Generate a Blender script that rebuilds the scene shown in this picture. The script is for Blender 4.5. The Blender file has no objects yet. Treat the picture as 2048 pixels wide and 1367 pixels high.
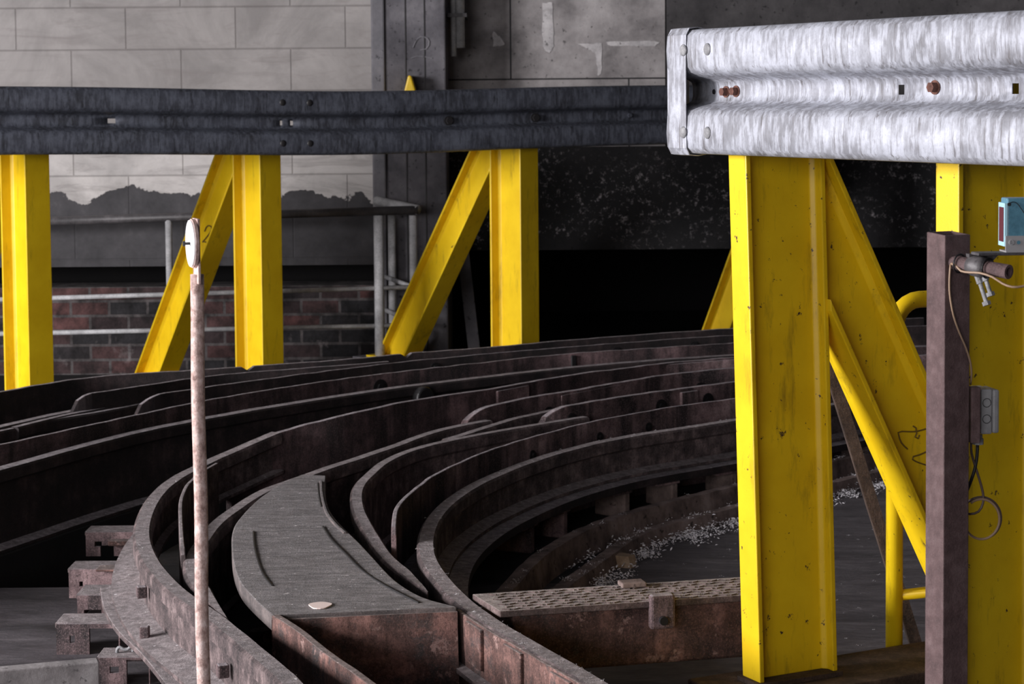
import bpy, bmesh, math, random
from mathutils import Vector, Matrix, noise
random.seed(7)
S = bpy.context.scene
COL = S.collection
V = Vector

# ------------------------------------------------------------------ camera model
EYE = 1.66
F = 4000.0
PITCH = 0.0594
ROLL = 0.0079
HY = 221.0
cp, sp, cr, sr = math.cos(PITCH), math.sin(PITCH), math.cos(ROLL), math.sin(ROLL)
fwd = V((0, cp, -sp)); up0 = V((0, sp, cp)); rt0 = V((1, 0, 0))
RT = rt0 * cr - up0 * sr
UP = rt0 * sr + up0 * cr
SHY = HY - 683 + F * math.tan(PITCH)          # pixels
CAM = V((0, 0, EYE))

def ray(x, y):
    return (fwd * F + RT * (x - 1024) - UP * (y - 683 - SHY))
def at(x, y, Y):
    r = ray(x, y); return CAM + r * (Y / r.y)
def onz(x, y, z):
    r = ray(x, y); return CAM + r * ((z - EYE) / r.z)
def onplane(x, y, p, n):
    r = ray(x, y); return CAM + r * ((p - CAM).dot(n) / r.dot(n))
def mpp(Y): return Y / F                       # metres per pixel at a depth

cd = bpy.data.cameras.new('camera'); cam = bpy.data.objects.new('camera', cd); COL.objects.link(cam)
M = Matrix((RT, UP, -fwd)).transposed().to_4x4(); M.translation = CAM
cam.matrix_world = M
cd.sensor_width = 36; cd.lens = F / 2048 * 36; cd.shift_y = SHY / 2048
cd.dof.use_dof = True; cd.dof.focus_distance = 5.2; cd.dof.aperture_fstop = 11
cd.clip_end = 200
S.camera = cam

# ------------------------------------------------------------------ materials
class NT:
    def __init__(s, name):
        s.m = bpy.data.materials.new(name); s.m.use_nodes = True
        s.t = s.m.node_tree; s.n = s.t.nodes; s.b = s.n['Principled BSDF']
        tc = s.n.new('ShaderNodeTexCoord'); s.co = tc.outputs['Object']
    def l(s, a, b): s.t.links.new(a, b)
    def mapping(s, sc, loc=(0, 0, 0)):
        n = s.n.new('ShaderNodeMapping'); n.inputs['Scale'].default_value = sc; n.inputs['Location'].default_value = loc
        s.l(s.co, n.inputs[0]); return n.outputs[0]
    def noise(s, scale, detail=6, rough=.6, vec=None, dist=0):
        n = s.n.new('ShaderNodeTexNoise'); n.inputs['Scale'].default_value = scale
        n.inputs['Detail'].default_value = detail; n.inputs['Roughness'].default_value = rough
        n.inputs['Distortion'].default_value = dist
        s.l(vec or s.co, n.inputs['Vector']); return n.outputs['Fac']
    def ramp(s, fac, stops):
        n = s.n.new('ShaderNodeValToRGB'); e = n.color_ramp.elements
        while len(e) < len(stops): e.new(.5)
        for i, (p, c) in enumerate(stops):
            e[i].position = p; e[i].color = (c, c, c, 1) if not hasattr(c, '__len__') else (*c, 1)
        s.l(fac, n.inputs[0]); return n.outputs[0]
    def mix(s, fac, a, b, mode='MIX'):
        n = s.n.new('ShaderNodeMix'); n.data_type = 'RGBA'; n.blend_type = mode
        for val, i in ((fac, 0), (a, 6), (b, 7)):
            if hasattr(val, 'is_output'): s.l(val, n.inputs[i])
            elif i == 0: n.inputs[0].default_value = val
            else: n.inputs[i].default_value = (*val, 1)
        return n.outputs[2]
    def math(s, op, a, b=None):
        n = s.n.new('ShaderNodeMath'); n.operation = op
        for i, v in enumerate((a, b)):
            if v is None: continue
            if hasattr(v, 'is_output'): s.l(v, n.inputs[i])
            else: n.inputs[i].default_value = v
        return n.outputs[0]
    def xyz(s, src=None):
        n = s.n.new('ShaderNodeSeparateXYZ'); s.l(src or s.co, n.inputs[0]); return n.outputs
    def normal_z(s):
        n = s.n.new('ShaderNodeNewGeometry'); return s.xyz(n.outputs['Normal'])[2]
    def fin(s, col, rough=.8, metal=0, bump=None, bs=.3, bd=.01):
        if hasattr(col, 'is_output'): s.l(col, s.b.inputs['Base Color'])
        else: s.b.inputs['Base Color'].default_value = (*col, 1)
        if hasattr(rough, 'is_output'): s.l(rough, s.b.inputs['Roughness'])
        else: s.b.inputs['Roughness'].default_value = rough
        s.b.inputs['Metallic'].default_value = metal
        if bump is not None:
            n = s.n.new('ShaderNodeBump'); n.inputs['Strength'].default_value = bs; n.inputs['Distance'].default_value = bd
            s.l(bump, n.inputs['Height']); s.l(n.outputs[0], s.b.inputs['Normal'])
        return s.m

def m_plain(name, c, rough=.6, metal=0):
    return NT(name).fin(c, rough, metal)

def m_rust(name, dark, mid, light, scale=9, rough=.85, dust=None, dustamt=.85, streak=.5, bump=.6, grey=False, flow=False, grit=.7):
    k = NT(name)
    a = k.noise(scale, 9, .68)
    base = k.ramp(a, [(.32, dark), (.5, mid), (.68, light)])
    st = k.noise(1, 4, .6, k.mapping((scale * 2.2, scale * 2.2, scale * .35)))
    base = k.mix(k.math('MULTIPLY', k.ramp(st, [(.42, 0), (.62, 1)]), streak), base, dark)
    if grey:
        base = k.mix(k.ramp(k.noise(6.5, 7, .7, k.mapping((1, 1, 1), (4, 2, 7)), .5), [(.52, 0), (.60, .85)]), base, (.055, .053, .054))
        base = k.mix(k.ramp(k.noise(15, 5, .75, k.mapping((1, 1, 1), (9, 2, 1))), [(.60, 0), (.66, .8)]), base, (.42, .27, .24))
    fine = k.noise(190, 4, .8)
    base = k.mix(k.math('MULTIPLY', k.ramp(fine, [(.5, 0), (.72, 1)]), .55), base, light)
    base = k.mix(k.math('MULTIPLY', k.ramp(k.noise(120, 3, .8), [(.50, 0), (.70, 1)]), grit), base, dark)
    if dust:
        nz = k.ramp(k.normal_z(), [(.72, 0), (.95, 1)])
        dn = k.ramp(k.noise(22, 6, .7), [(.25, .55), (.6, 1)])
        dcol = k.mix(k.ramp(k.noise(1, 5, .65, k.mapping((14, 60, 14) if flow else (40, 40, 12))), [(.38, 0), (.62, 1)]), tuple(c * .5 for c in dust), dust)
        dcol = k.mix(k.ramp(k.noise(130, 3, .8), [(.48, 0), (.68, .75)]), dcol, tuple(c * .35 for c in dust))
        spk = k.ramp(k.noise(60, 2, .5), [(.70, 0), (.74, 1)])
        dcol = k.mix(spk, dcol, tuple(min(1, c * 2.2) for c in dust))
        base = k.mix(k.math('MULTIPLY', k.math('MULTIPLY', nz, dn), dustamt), base, dcol)
    h = k.math('ADD', k.math('MULTIPLY', a, .7), k.math('MULTIPLY', fine, .3))
    return k.fin(base, rough, 0, h, bump, .012)

DUST = (.58, .52, .545)
rust_dark = m_rust('soot_rust', (.004, .0035, .004), (.020, .013, .014), (.075, .048, .048), 7, dust=DUST)
rust_plate = m_rust('scaly_rust', (.008, .006, .007), (.21, .135, .138), (.50, .35, .35), 5, dust=DUST, streak=.9, bump=.9)
rust_mid = m_rust('dark_scaly_rust', (.005, .004, .0045), (.085, .052, .054), (.26, .165, .17), 5, dust=DUST, streak=.9, bump=.9)
rust_red = m_rust('red_rust', (.024, .013, .011), (.13, .070, .060), (.42, .22, .185), 9, dust=(.40, .33, .31), streak=.5, bump=1.0, grey=True)
rust_rail = m_rust('dusty_rail_steel', (.014, .011, .012), (.10, .072, .072), (.30, .225, .22), 12, dust=(.50, .44, .445), streak=.5, bump=.9)
cover_mat = m_rust('grey_dusty_plate', (.05, .045, .045), (.12, .10, .098), (.22, .18, .17), 10, dust=(.33, .305, .305), dustamt=.95, streak=.3, bump=.9, flow=True)
tread_mat = m_rust('dusty_tread', (.02, .014, .013), (.12, .08, .075), (.30, .22, .21), 12, dust=(.62, .54, .51), streak=.3, bump=.7)
rust_pole = m_rust('pink_rust_pipe', (.22, .12, .10), (.62, .43, .385), (.92, .76, .72), 45, rough=.7, streak=.05, bump=.7, grit=.25)
rust_post = m_rust('brown_primer_steel', (.065, .038, .038), (.11, .066, .066), (.18, .12, .12), 30, rough=.75, streak=.3, bump=.6)
strut_mat = m_rust('brown_strut', (.02, .012, .009), (.07, .042, .03), (.15, .10, .075), 12)
grey_pipe = m_rust('grey_galvanised_tube', (.20, .20, .205), (.42, .42, .43), (.62, .62, .63), 7, rough=.55, streak=.25, bump=.2)
dark_pipe = m_rust('dark_grey_tube', (.03, .028, .03), (.07, .065, .068), (.13, .12, .125), 9, rough=.5, streak=.3, bump=.2)
bolt_rust = m_rust('rusted_bolt', (.05, .018, .012), (.13, .05, .035), (.22, .10, .075), 60, rough=.8)
steel_bolt = m_rust('zinc_bolt', (.16, .16, .17), (.30, .30, .31), (.45, .45, .46), 60, rough=.45)

def m_yellow(name, chip=.66):
    k = NT(name)
    base = k.ramp(k.noise(5, 5, .6), [(.3, (.70, .455, .004)), (.7, (.84, .585, .010))])
    grime = k.ramp(k.noise(1, 6, .7, k.mapping((22, 22, 4))), [(.55, 0), (.78, .75)])
    base = k.mix(grime, base, (.17, .10, .012))
    ch = k.ramp(k.noise(34, 7, .72), [(chip, 0), (chip + .02, 1)])
    base = k.mix(ch, base, (.06, .032, .022))
    g = k.noise(260, 2, .5)
    return k.fin(base, .42, 0, g, .12, .002)
yellow = m_yellow('yellow_paint', .70)
yellow_worn = m_yellow('worn_yellow_paint', .635)

def m_galv(name, lo, mid, hi, rough, metal, stain=(.10, .09, .09)):
    k = NT(name)
    st = k.noise(1, 7, .7, k.mapping((70, 70, 5)))
    bl = k.noise(6, 6, .62)
    sp_ = k.noise(1, 4, .6, k.mapping((55, 55, 14)))
    c = k.ramp(bl, [(.3, lo), (.52, mid), (.7, hi)])
    c = k.mix(k.math('MULTIPLY', k.ramp(sp_, [(.44, 0), (.60, 1)]), .6), c, hi)
    c = k.mix(k.math('MULTIPLY', k.ramp(st, [(.54, 0), (.66, 1)]), .8), c, stain)
    c = k.mix(k.math('MULTIPLY', k.ramp(k.noise(90, 4, .8), [(.5, 0), (.7, 1)]), .35), c, lo)
    r = k.ramp(bl, [(.3, rough + .12), (.7, rough - .05)])
    return k.fin(c, r, metal, st, .25, .003)
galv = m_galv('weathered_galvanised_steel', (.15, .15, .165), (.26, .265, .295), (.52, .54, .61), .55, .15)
galv_dark = m_galv('dark_galvanised_steel', (.022, .023, .029), (.05, .054, .07), (.11, .12, .15), .5, .2, (.010, .010, .012))  # same steel in a much darker tone for the far rail

def m_plaster():
    k = NT('painted_block_and_bare_concrete')
    x, y, z = k.xyz()
    cb = k.n.new('ShaderNodeCombineXYZ'); k.l(x, cb.inputs[0]); k.l(z, cb.inputs[1])
    br = k.n.new('ShaderNodeTexBrick'); k.l(cb.outputs[0], br.inputs['Vector'])
    br.inputs['Scale'].default_value = 1; br.inputs['Brick Width'].default_value = .67; br.inputs['Row Height'].default_value = .2563
    br.inputs['Mortar Size'].default_value = .006; br.inputs['Mortar Smooth'].default_value = .6
    br.inputs['Color1'].default_value = (.70, .675, .66, 1); br.inputs['Color2'].default_value = (.62, .60, .59, 1)
    br.inputs['Mortar'].default_value = (.44, .42, .41, 1)
    sm = k.ramp(k.noise(1.6, 6, .65, dist=.8), [(.36, .62), (.66, 1)])
    paint = k.mix(1, br.outputs['Color'], sm, 'MULTIPLY')
    z_tone = k.ramp(k.math('MULTIPLY', z, .25), [(.37, (1.0, .985, .975)), (.40, (.58, .565, .56))])  # blocks paler low on the wall, greyer higher up
    paint = k.mix(1, paint, z_tone, 'MULTIPLY')
    sm2 = k.ramp(k.noise(1, 6, .7, k.mapping((1.6, 1.6, 9)), 1.5), [(.52, 0), (.75, .7)])
    paint = k.mix(sm2, paint, (.20, .18, .175))
    dk = k.ramp(k.noise(5, 8, .7), [(.3, (.032, .031, .034)), (.6, (.066, .063, .068)), (.8, (.12, .115, .12))])
    edge = k.math('ADD', z, k.math('MULTIPLY', k.math('SUBTRACT', k.noise(2.2, 6, .6), .5), -.42))
    msk = k.ramp(k.math('MULTIPLY', k.math('SUBTRACT', edge, 1.12), 10), [(.47, 0), (.53, 1)])
    c = k.mix(msk, dk, paint)
    h = k.math('ADD', k.math('MULTIPLY', br.outputs['Fac'], -.6), k.math('MULTIPLY', k.noise(12, 6, .6), .5))
    return k.fin(c, .85, 0, k.math('ADD', h, k.math('MULTIPLY', msk, .6)), .5, .015)

def m_brick():
    k = NT('sooty_brick')
    x, y, z = k.xyz()
    cb = k.n.new('ShaderNodeCombineXYZ'); k.l(x, cb.inputs[0]); k.l(z, cb.inputs[1])
    br = k.n.new('ShaderNodeTexBrick'); k.l(cb.outputs[0], br.inputs['Vector'])
    br.inputs['Scale'].default_value = 1; br.inputs['Brick Width'].default_value = .245; br.inputs['Row Height'].default_value = .094
    br.inputs['Mortar Size'].default_value = .009; br.inputs['Bias'].default_value = -.25
    br.inputs['Color1'].default_value = (.030, .028, .031, 1); br.inputs['Color2'].default_value = (.17, .07, .065, 1)
    br.inputs['Mortar'].default_value = (.13, .115, .115, 1)
    v = k.ramp(k.noise(7, 7, .7), [(.38, .22), (.66, 1.15)])
    c = k.mix(1, br.outputs['Color'], v, 'MULTIPLY')
    c = k.mix(k.ramp(k.noise(3.3, 5, .7), [(.60, 0), (.72, .5)]), c, (.33, .29, .29))
    return k.fin(c, .9, 0, k.math('SUBTRACT', k.noise(30, 5, .6), br.outputs['Fac']), .6, .015)

def m_concrete(name, lo, mid, hi, white=.0, specks=False, scale=3.0, joints=False):
    k = NT(name)
    c = k.ramp(k.noise(scale, 9, .66), [(.3, lo), (.5, mid), (.72, hi)])
    pit = k.ramp(k.noise(28, 4, .6), [(.62, 0), (.68, .8)])
    c = k.mix(pit, c, tuple(q * .35 for q in lo))
    if white:
        w = k.ramp(k.noise(1, 3, .5, k.mapping((2.6, 2.6, 1.5), (3.1, 0, .4))), [(.655, 0), (.68, white)])
        c = k.mix(w, c, (.75, .72, .72))
    if specks:
        band = k.ramp(k.noise(1, 4, .6, k.mapping((.8, .8, 4.2), (0, 0, 1.2))), [(.42, .0), (.62, 1)])
        s_ = k.ramp(k.noise(34, 5, .75), [(.56, 0), (.64, 1)])
        c = k.mix(k.math('MULTIPLY', band, s_), c, (.27, .25, .26))
    if joints:
        x, y, z = k.xyz()
        cb = k.n.new('ShaderNodeCombineXYZ'); k.l(x, cb.inputs[0]); k.l(z, cb.inputs[1])
        br = k.n.new('ShaderNodeTexBrick'); k.l(cb.outputs[0], br.inputs['Vector'])
        br.inputs['Scale'].default_value = 1; br.inputs['Brick Width'].default_value = 1.5; br.inputs['Row Height'].default_value = .62
        br.inputs['Mortar Size'].default_value = .006; br.inputs['Mortar Smooth'].default_value = .4
        c = k.mix(br.outputs['Fac'], c, (.02, .02, .022))
    return k.fin(c, .88, 0, k.noise(18, 8, .7), .4, .012)

plaster = m_plaster(); brick = m_brick()
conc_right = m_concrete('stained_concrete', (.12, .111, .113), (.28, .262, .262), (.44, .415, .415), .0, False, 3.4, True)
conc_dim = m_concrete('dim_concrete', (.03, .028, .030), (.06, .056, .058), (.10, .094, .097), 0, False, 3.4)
wash_mat = m_concrete('flaking_whitewash', (.25, .24, .245), (.48, .46, .465), (.62, .6, .6), 0, False, 9)
conc_soot = m_concrete('soot_black_concrete', (.005, .005, .006), (.009, .009, .010), (.018, .017, .019), 0, True)
conc_col = m_concrete('dark_column_concrete', (.045, .043, .050), (.105, .10, .112), (.21, .20, .215))
conc_light = m_concrete('pale_column_edge', (.09, .09, .10), (.16, .155, .17), (.26, .25, .26))
conc_black = m_concrete('painted_dark_lining', (.003, .003, .003), (.005, .004, .005), (.009, .008, .008))  # near-black colour paints in the shade of pit, voids and back floor
tan_stone = m_concrete('tan_stone', (.18, .12, .08), (.34, .24, .16), (.5, .38, .28), 0, False, 20)
kerb_mat = m_concrete('brown_kerb_concrete', (.06, .042, .038), (.20, .145, .13), (.36, .28, .26), 0, False, 9)
pale_conc = m_concrete('pale_concrete', (.15, .14, .14), (.27, .25, .25), (.40, .38, .38), 0, False, 9)

def m_floor(name, a, b, c_):
    k = NT(name)
    c = k.ramp(k.noise(1, 9, .7, k.mapping((2.2, 7, 2)), .6), [(.3, a), (.55, b), (.75, c_)])
    c = k.mix(k.ramp(k.noise(1, 6, .75, k.mapping((12, 60, 12))), [(.5, 0), (.7, .7)]), c, a)
    w = k.ramp(k.noise(1, 4, .6, k.mapping((26, 55, 20))), [(.72, 0), (.78, .55)])
    c = k.mix(w, c, (.30, .28, .29))
    return k.fin(c, k.ramp(k.noise(4, 5, .6), [(.3, .55), (.7, .9)]), 0, k.noise(1, 8, .7, k.mapping((9, 26, 9))), .5, .02)
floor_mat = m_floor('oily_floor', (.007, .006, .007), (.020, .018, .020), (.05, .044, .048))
floor_front = m_floor('lit_oily_floor', (.022, .019, .022), (.085, .074, .082), (.20, .18, .19))  # lighter copy of the oily floor, its lit patch put into the colour
floor_pale = m_floor('pale_floor', (.06, .054, .057), (.14, .125, .132), (.24, .22, .23))  # paler floor colour for the slab inside the bend
fluff_mat = m_plain('white_fluff', (.82, .79, .82), .95)
white_reflector = m_plain('white_reflector_disc', (.95, .95, .97), .35)
black_mat = m_plain('black_rubber', (.012, .011, .012), .5)
cable_tan = m_plain('tan_cable_sheath', (.30, .20, .13), .5)
cable_brown = m_plain('brown_cable_sheath', (.10, .065, .055), .45)
box_grey = m_rust('grey_plastic_box', (.20, .20, .205), (.27, .27, .275), (.33, .33, .335), 30, rough=.5, streak=.1, bump=.1)
blue_mat = m_rust('blue_sensor_paint', (.055, .15, .21), (.085, .22, .30), (.12, .28, .37), 20, rough=.4, streak=.1, bump=.1)
paleblue = m_plain('pale_blue_frame', (.40, .66, .76), .35)
lens_red = m_plain('dark_red_lens', (.085, .008, .018), .6)
alu = m_plain('aluminium_bracket', (.48, .47, .48), .38, .5)
chalk = m_plain('brown_marker_line', (.16, .10, .015), .8)
pink_rubber = m_plain('pink_primer_patch', (.45, .17, .15), .8)
pale_spot = m_plain('painted_light_patch', (.95, .78, .72), .6)
lug_mat = rust_red

# ------------------------------------------------------------------ object helpers
def mesh_obj(name, bm, mat, parent=None, smooth=False, bevel=0, solid=0):
    me = bpy.data.meshes.new(name)
    bmesh.ops.recalc_face_normals(bm, faces=bm.faces)
    bm.to_mesh(me); bm.free()
    for m in (mat if isinstance(mat, (list, tuple)) else [mat]): me.materials.append(m)
    o = bpy.data.objects.new(name, me); COL.objects.link(o)
    if smooth:
        for p in me.polygons: p.use_smooth = True
    if solid:
        s = o.modifiers.new('solid', 'SOLIDIFY'); s.thickness = solid; s.offset = 0
    if bevel:
        b = o.modifiers.new('bevel', 'BEVEL'); b.width = bevel; b.segments = 2; b.limit_method = 'ANGLE'; b.angle_limit = math.radians(40)
    if parent: attach(o, parent)
    return o
def attach(o, parent):
    o.parent = parent
    w = Matrix.Translation(parent.location) if parent.type == 'EMPTY' else Matrix()
    o.matrix_parent_inverse = w.inverted()
def recenter(o):
    """put a one-mesh thing's origin at the foot of its box"""
    vs = [v.co for v in o.data.vertices]
    c = V(((min(v.x for v in vs) + max(v.x for v in vs)) / 2, (min(v.y for v in vs) + max(v.y for v in vs)) / 2, min(v.z for v in vs)))
    o.data.transform(Matrix.Translation(-c)); o.location = c
def thing(name, label, cat, loc=(0, 0, 0), group=None):
    o = bpy.data.objects.new(name, None); COL.objects.link(o); o.location = loc; o.empty_display_size = .05
    o['label'] = label; o['category'] = cat
    if group: o['group'] = group
    return o
def tag(o, label, cat, group=None, kind=None):
    o['label'] = label; o['category'] = cat
    if group: o['group'] = group
    if kind: o['kind'] = kind
    return o
def struct(o, label=None, cat=None):
    o['kind'] = 'structure'
    if label: o['label'] = label
    if cat: o['category'] = cat
    return o

def hexa(bm, p):
    """box from 8 points: bottom 4 (ccw) then top 4"""
    v = [bm.verts.new(q) for q in p]
    for f in ((3, 2, 1, 0), (4, 5, 6, 7), (0, 1, 5, 4), (1, 2, 6, 5), (2, 3, 7, 6), (3, 0, 4, 7)):
        bm.faces.new([v[i] for i in f])
def obox(bm, c, ax, ay, az, sx, sy, sz):
    """oriented box, centre c, half extents s/2"""
    ax, ay, az = ax * (sx / 2), ay * (sy / 2), az * (sz / 2)
    hexa(bm, [c - ax - ay - az, c + ax - ay - az, c + ax + ay - az, c - ax + ay - az,
              c - ax - ay + az, c + ax - ay + az, c + ax + ay + az, c - ax + ay + az])
def box(bm, x0, x1, y0, y1, z0, z1):
    hexa(bm, [V((x0, y0, z0)), V((x1, y0, z0)), V((x1, y1, z0)), V((x0, y1, z0)),
              V((x0, y0, z1)), V((x1, y0, z1)), V((x1, y1, z1)), V((x0, y1, z1))])
def prism(bm, pts, d):
    """closed polygon extruded by vector d"""
    a = [bm.verts.new(p) for p in pts]; b = [bm.verts.new(p + d) for p in pts]
    n = len(pts)
    bm.faces.new(a[::-1]); bm.faces.new(b)
    for i in range(n): bm.faces.new((a[i], a[(i + 1) % n], b[(i + 1) % n], b[i]))
def frame_of(d):
    d = d.normalized(); u = V((0, 0, 1)) if abs(d.z) < .9 else V((1, 0, 0))
    a = d.cross(u).normalized(); return a, a.cross(d).normalized()
def tube(bm, pts, r, seg=14, cap=True, inner=0):
    pts = [V(p) for p in pts]; rings = []
    a, b = frame_of(pts[1] - pts[0])
    for i, p in enumerate(pts):
        d = (pts[min(i + 1, len(pts) - 1)] - pts[max(i - 1, 0)]).normalized()
        a = (a - d * a.dot(d)).normalized(); b = d.cross(a).normalized()
        rr = r[i] if hasattr(r, '__len__') else r
        rings.append([bm.verts.new(p + (a * math.cos(t) + b * math.sin(t)) * rr) for t in [2 * math.pi * k / seg for k in range(seg)]])
    for i in range(len(rings) - 1):
        for k in range(seg):
            bm.faces.new((rings[i][k], rings[i][(k + 1) % seg], rings[i + 1][(k + 1) % seg], rings[i + 1][k]))
    if inner:
        for end, di in ((0, 1), (-1, -1)):
            p = pts[end]; q = pts[end] + (pts[end + di] - pts[end]).normalized() * min(.12, (pts[end + di] - pts[end]).length * .8)
            ring = rings[end]; r0 = r[end] if hasattr(r, '__len__') else r
            i1 = [bm.verts.new(p + (v.co - p) * (inner / r0)) for v in ring]
            i2 = [bm.verts.new(v.co + (q - p)) for v in i1]
            for k in range(seg):
                k2 = (k + 1) % seg
                bm.faces.new((ring[k], i1[k], i1[k2], ring[k2])); bm.faces.new((i1[k], i2[k], i2[k2], i1[k2]))
            bm.faces.new(i2)
    elif cap:
        bm.faces.new(rings[0][::-1]); bm.faces.new(rings[-1])
def cyl(bm, p, q, r, seg=16): tube(bm, [p, q], r, seg)
def hexbolt(bm, p, n, r, h, washer=True):
    n = n.normalized()
    if washer: tube(bm, [p, p + n * h * .18], r * 1.35, 18)
    tube(bm, [p + n * h * .18, p + n * h], r, 6)
def dome(bm, p, n, r, h, seg=14):
    n = n.normalized(); a, b = frame_of(n)
    rings = []
    for j in range(4):
        t = j / 4 * math.pi / 2
        rings.append([bm.verts.new(p + n * h * math.sin(t) + (a * math.cos(2 * math.pi * k / seg) + b * math.sin(2 * math.pi * k / seg)) * r * math.cos(t)) for k in range(seg)])
    for j in range(3):
        for k in range(seg): bm.faces.new((rings[j][k], rings[j][(k + 1) % seg], rings[j + 1][(k + 1) % seg], rings[j + 1][k]))
    top = bm.verts.new(p + n * h)
    for k in range(seg): bm.faces.new((rings[3][k], rings[3][(k + 1) % seg], top))
    bm.faces.new(rings[0][::-1])

# ---- paths
def catmull(P, step=.04):
    P = [2 * P[0] - P[1]] + P + [2 * P[-1] - P[-2]]; out = []
    for i in range(1, len(P) - 2):
        n = max(2, int((P[i + 1] - P[i]).length / .01))
        for k in range(n):
            t = k / n; a, b, c, d = P[i - 1:i + 3]
            out.append(.5 * ((2 * b) + (c - a) * t + (2 * a - 5 * b + 4 * c - d) * t * t + (3 * b - a - 3 * c + d) * t ** 3))
    out.append(P[-2])
    # resample
    res = [out[0]]; acc = 0
    for i in range(1, len(out)):
        acc += (out[i] - out[i - 1]).length
        if acc >= step: res.append(out[i]); acc = 0
    if (res[-1] - out[-1]).length > step * .3: res.append(out[-1])
    return res
def smooth(P, it):
    P = [p.copy() for p in P]
    for _ in range(it):
        P = [P[0]] + [(P[i - 1] + 2 * P[i] + P[i + 1]) / 4 for i in range(1, len(P) - 1)] + [P[-1]]
    return P
def path(px, z, it=12, step=.04, ext0=0, ext1=0):
    P = [onz(x, y, z(x) if callable(z) else z) for x, y in px]
    P = smooth(catmull(P, step), it)
    if ext0:
        d = (P[0] - P[5]).normalized(); d2 = (P[5] - P[10]).normalized()
        w = d2.cross(d).z; n = int(ext0 / step); Q = []
        cur = P[0].copy()
        for k in range(n):
            d = Matrix.Rotation(w / 5 * .8, 3, 'Z') @ d; cur = cur + d * step; cur.z = P[0].z; Q.append(cur.copy())
        P = Q[::-1] + P
    if ext1:
        d = (P[-1] - P[-6]).normalized(); d.z = 0; n = int(ext1 / step)
        P = P + [P[-1] + d * step * (k + 1) for k in range(n)]
    return P
def normals(P):
    N = []
    for i in range(len(P)):
        d = P[min(i + 2, len(P) - 1)] - P[max(i - 2, 0)]; d.z = 0; d.normalize()
        N.append(V((-d.y, d.x, 0)))
    return N
def sweep(bm, P, prof, zfun=None, mats=None, taper=0):
    """prof: closed list (lateral, dz) ; lateral + is the inner side of the bend"""
    N = normals(P); rings = []; S_ = arclen(P)
    for i, p in enumerate(P):
        tp_ = min(1, .06 + (S_[-1] - S_[i]) / taper) if taper else 1
        k = zfun(i, len(P)) if zfun else None
        ring = []
        for (a, b) in prof:
            zz = p.z + b
            if k is not None: zz = k(b, p.z)
            ring.append(bm.verts.new(V((p.x, p.y, 0)) + N[i] * a * tp_ + V((0, 0, zz))))
        rings.append(ring)
    n = len(prof)
    for i in range(len(rings) - 1):
        for j in range(n):
            bm.faces.new((rings[i][j], rings[i][(j + 1) % n], rings[i + 1][(j + 1) % n], rings[i + 1][j]))
    bm.faces.new(rings[0][::-1]); bm.faces.new(rings[-1])
def arclen(P):
    s = [0]
    for i in range(1, len(P)): s.append(s[-1] + (P[i] - P[i - 1]).length)
    return s

def rail_profile(w=.06, head=.045, h=.155, web=.022, foot=.13, r=.008, fi=None):
    c = w / 2
    return [(0, -r), (r, 0), (w - r, 0), (w, -r), (w, -head), (c + web / 2, -head - .012), (c + web / 2, -h + .022),
            (c + (fi or foot / 2), -h + .012), (c + (fi or foot / 2), -h), (c - foot / 2, -h), (c - foot / 2, -h + .012), (c - web / 2, -h + .022),
            (c - web / 2, -head - .012), (0, -head)]

# ------------------------------------------------------------------ the track
ZR = .31      # running rail top
ZP = .36      # raised plate top
ZB = .02

def L(pts): return pts

R1 = [(1464, 836), (1344, 854.5), (1242, 870), (1141, 892), (1055, 917), (961, 954), (907, 983), (864, 1017), (840, 1052), (832, 1091), (838, 1122), (856, 1149), (883, 1181), (922, 1216), (977, 1255), (1032, 1286), (1086, 1317), (1168, 1366)]
E_ = [(1464, 711), (1332, 721), (1260, 730.5), (1136, 746), (1062, 758), (975, 774.5), (914, 782), (826, 796), (762, 808), (680, 827), (605, 845), (526, 868), (450, 900), (390, 927), (342, 951), (304, 979), (280, 1013), (267, 1047), (265, 1078), (272, 1102), (290, 1136), (314, 1163), (342, 1190), (396, 1225), (431, 1254), (485, 1300), (547, 1354)]
F_ = [(1464, 734), (1346, 745), (1260, 758), (1180, 771.6), (1150, 778), (1071, 789), (960, 812.6), (931, 821)]
G_ = [(1464, 761), (1332, 778), (1260, 788), (1187, 799), (1106, 812.6), (1086, 817)]
H_ = [(1464, 796), (1332, 813), (1260, 826), (1200, 837), (1143, 850), (1000, 890), (924, 920), (867, 946), (829, 973), (803, 996), (791, 1007), (785, 1020), (782, 1060)]
D_ = [(1464, 707), (1332, 715), (1260, 721), (1106, 734), (980, 749), (812, 768), (700, 784), (532, 810), (418, 830), (240, 865), (0, 930)]
C_ = [(1464, 684), (1346, 692), (1260, 697), (1143, 705), (1089, 709), (980, 721.5), (885, 732), (826, 738), (680, 756), (552, 775), (418, 797), (250, 832), (0, 887)]
B_ = [(1464, 669), (1332, 677), (1260, 683), (1150, 691), (1063, 698), (980, 705), (914, 711), (806, 721.5), (700, 734), (546, 754), (418, 771), (290, 790), (272, 794)]
A2_ = [(775, 721), (655, 731), (532, 740), (418, 750), (280, 770), (160, 787), (143, 790)]
A_ = [(1464, 655), (1354, 662), (1260, 669), (1180, 675), (1080, 683), (980, 693), (885, 699), (806, 705), (700, 717), (605, 723), (422, 736), (210, 749), (100, 763), (0, 781)]

def rail_thing(name, px, z, label, mat, it=14, w=.06, h=.308, ext0=1.3, ext1=1.0, head=.045, foot=.13, group=None, taper=0, fi=None):
    P = path(px, z, it, .04, ext0, ext1)
    for i, p in enumerate(P): p.z += .0015 * noise.noise(V((p.x * 6, p.y * 6, 0)))
    bm = bmesh.new(); sweep(bm, P, rail_profile(w, head, h, .022, foot, fi=fi), taper=taper)
    o = mesh_obj(name, bm, mat); recenter(o); tag(o, label, 'rail', group); return o, P

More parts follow.
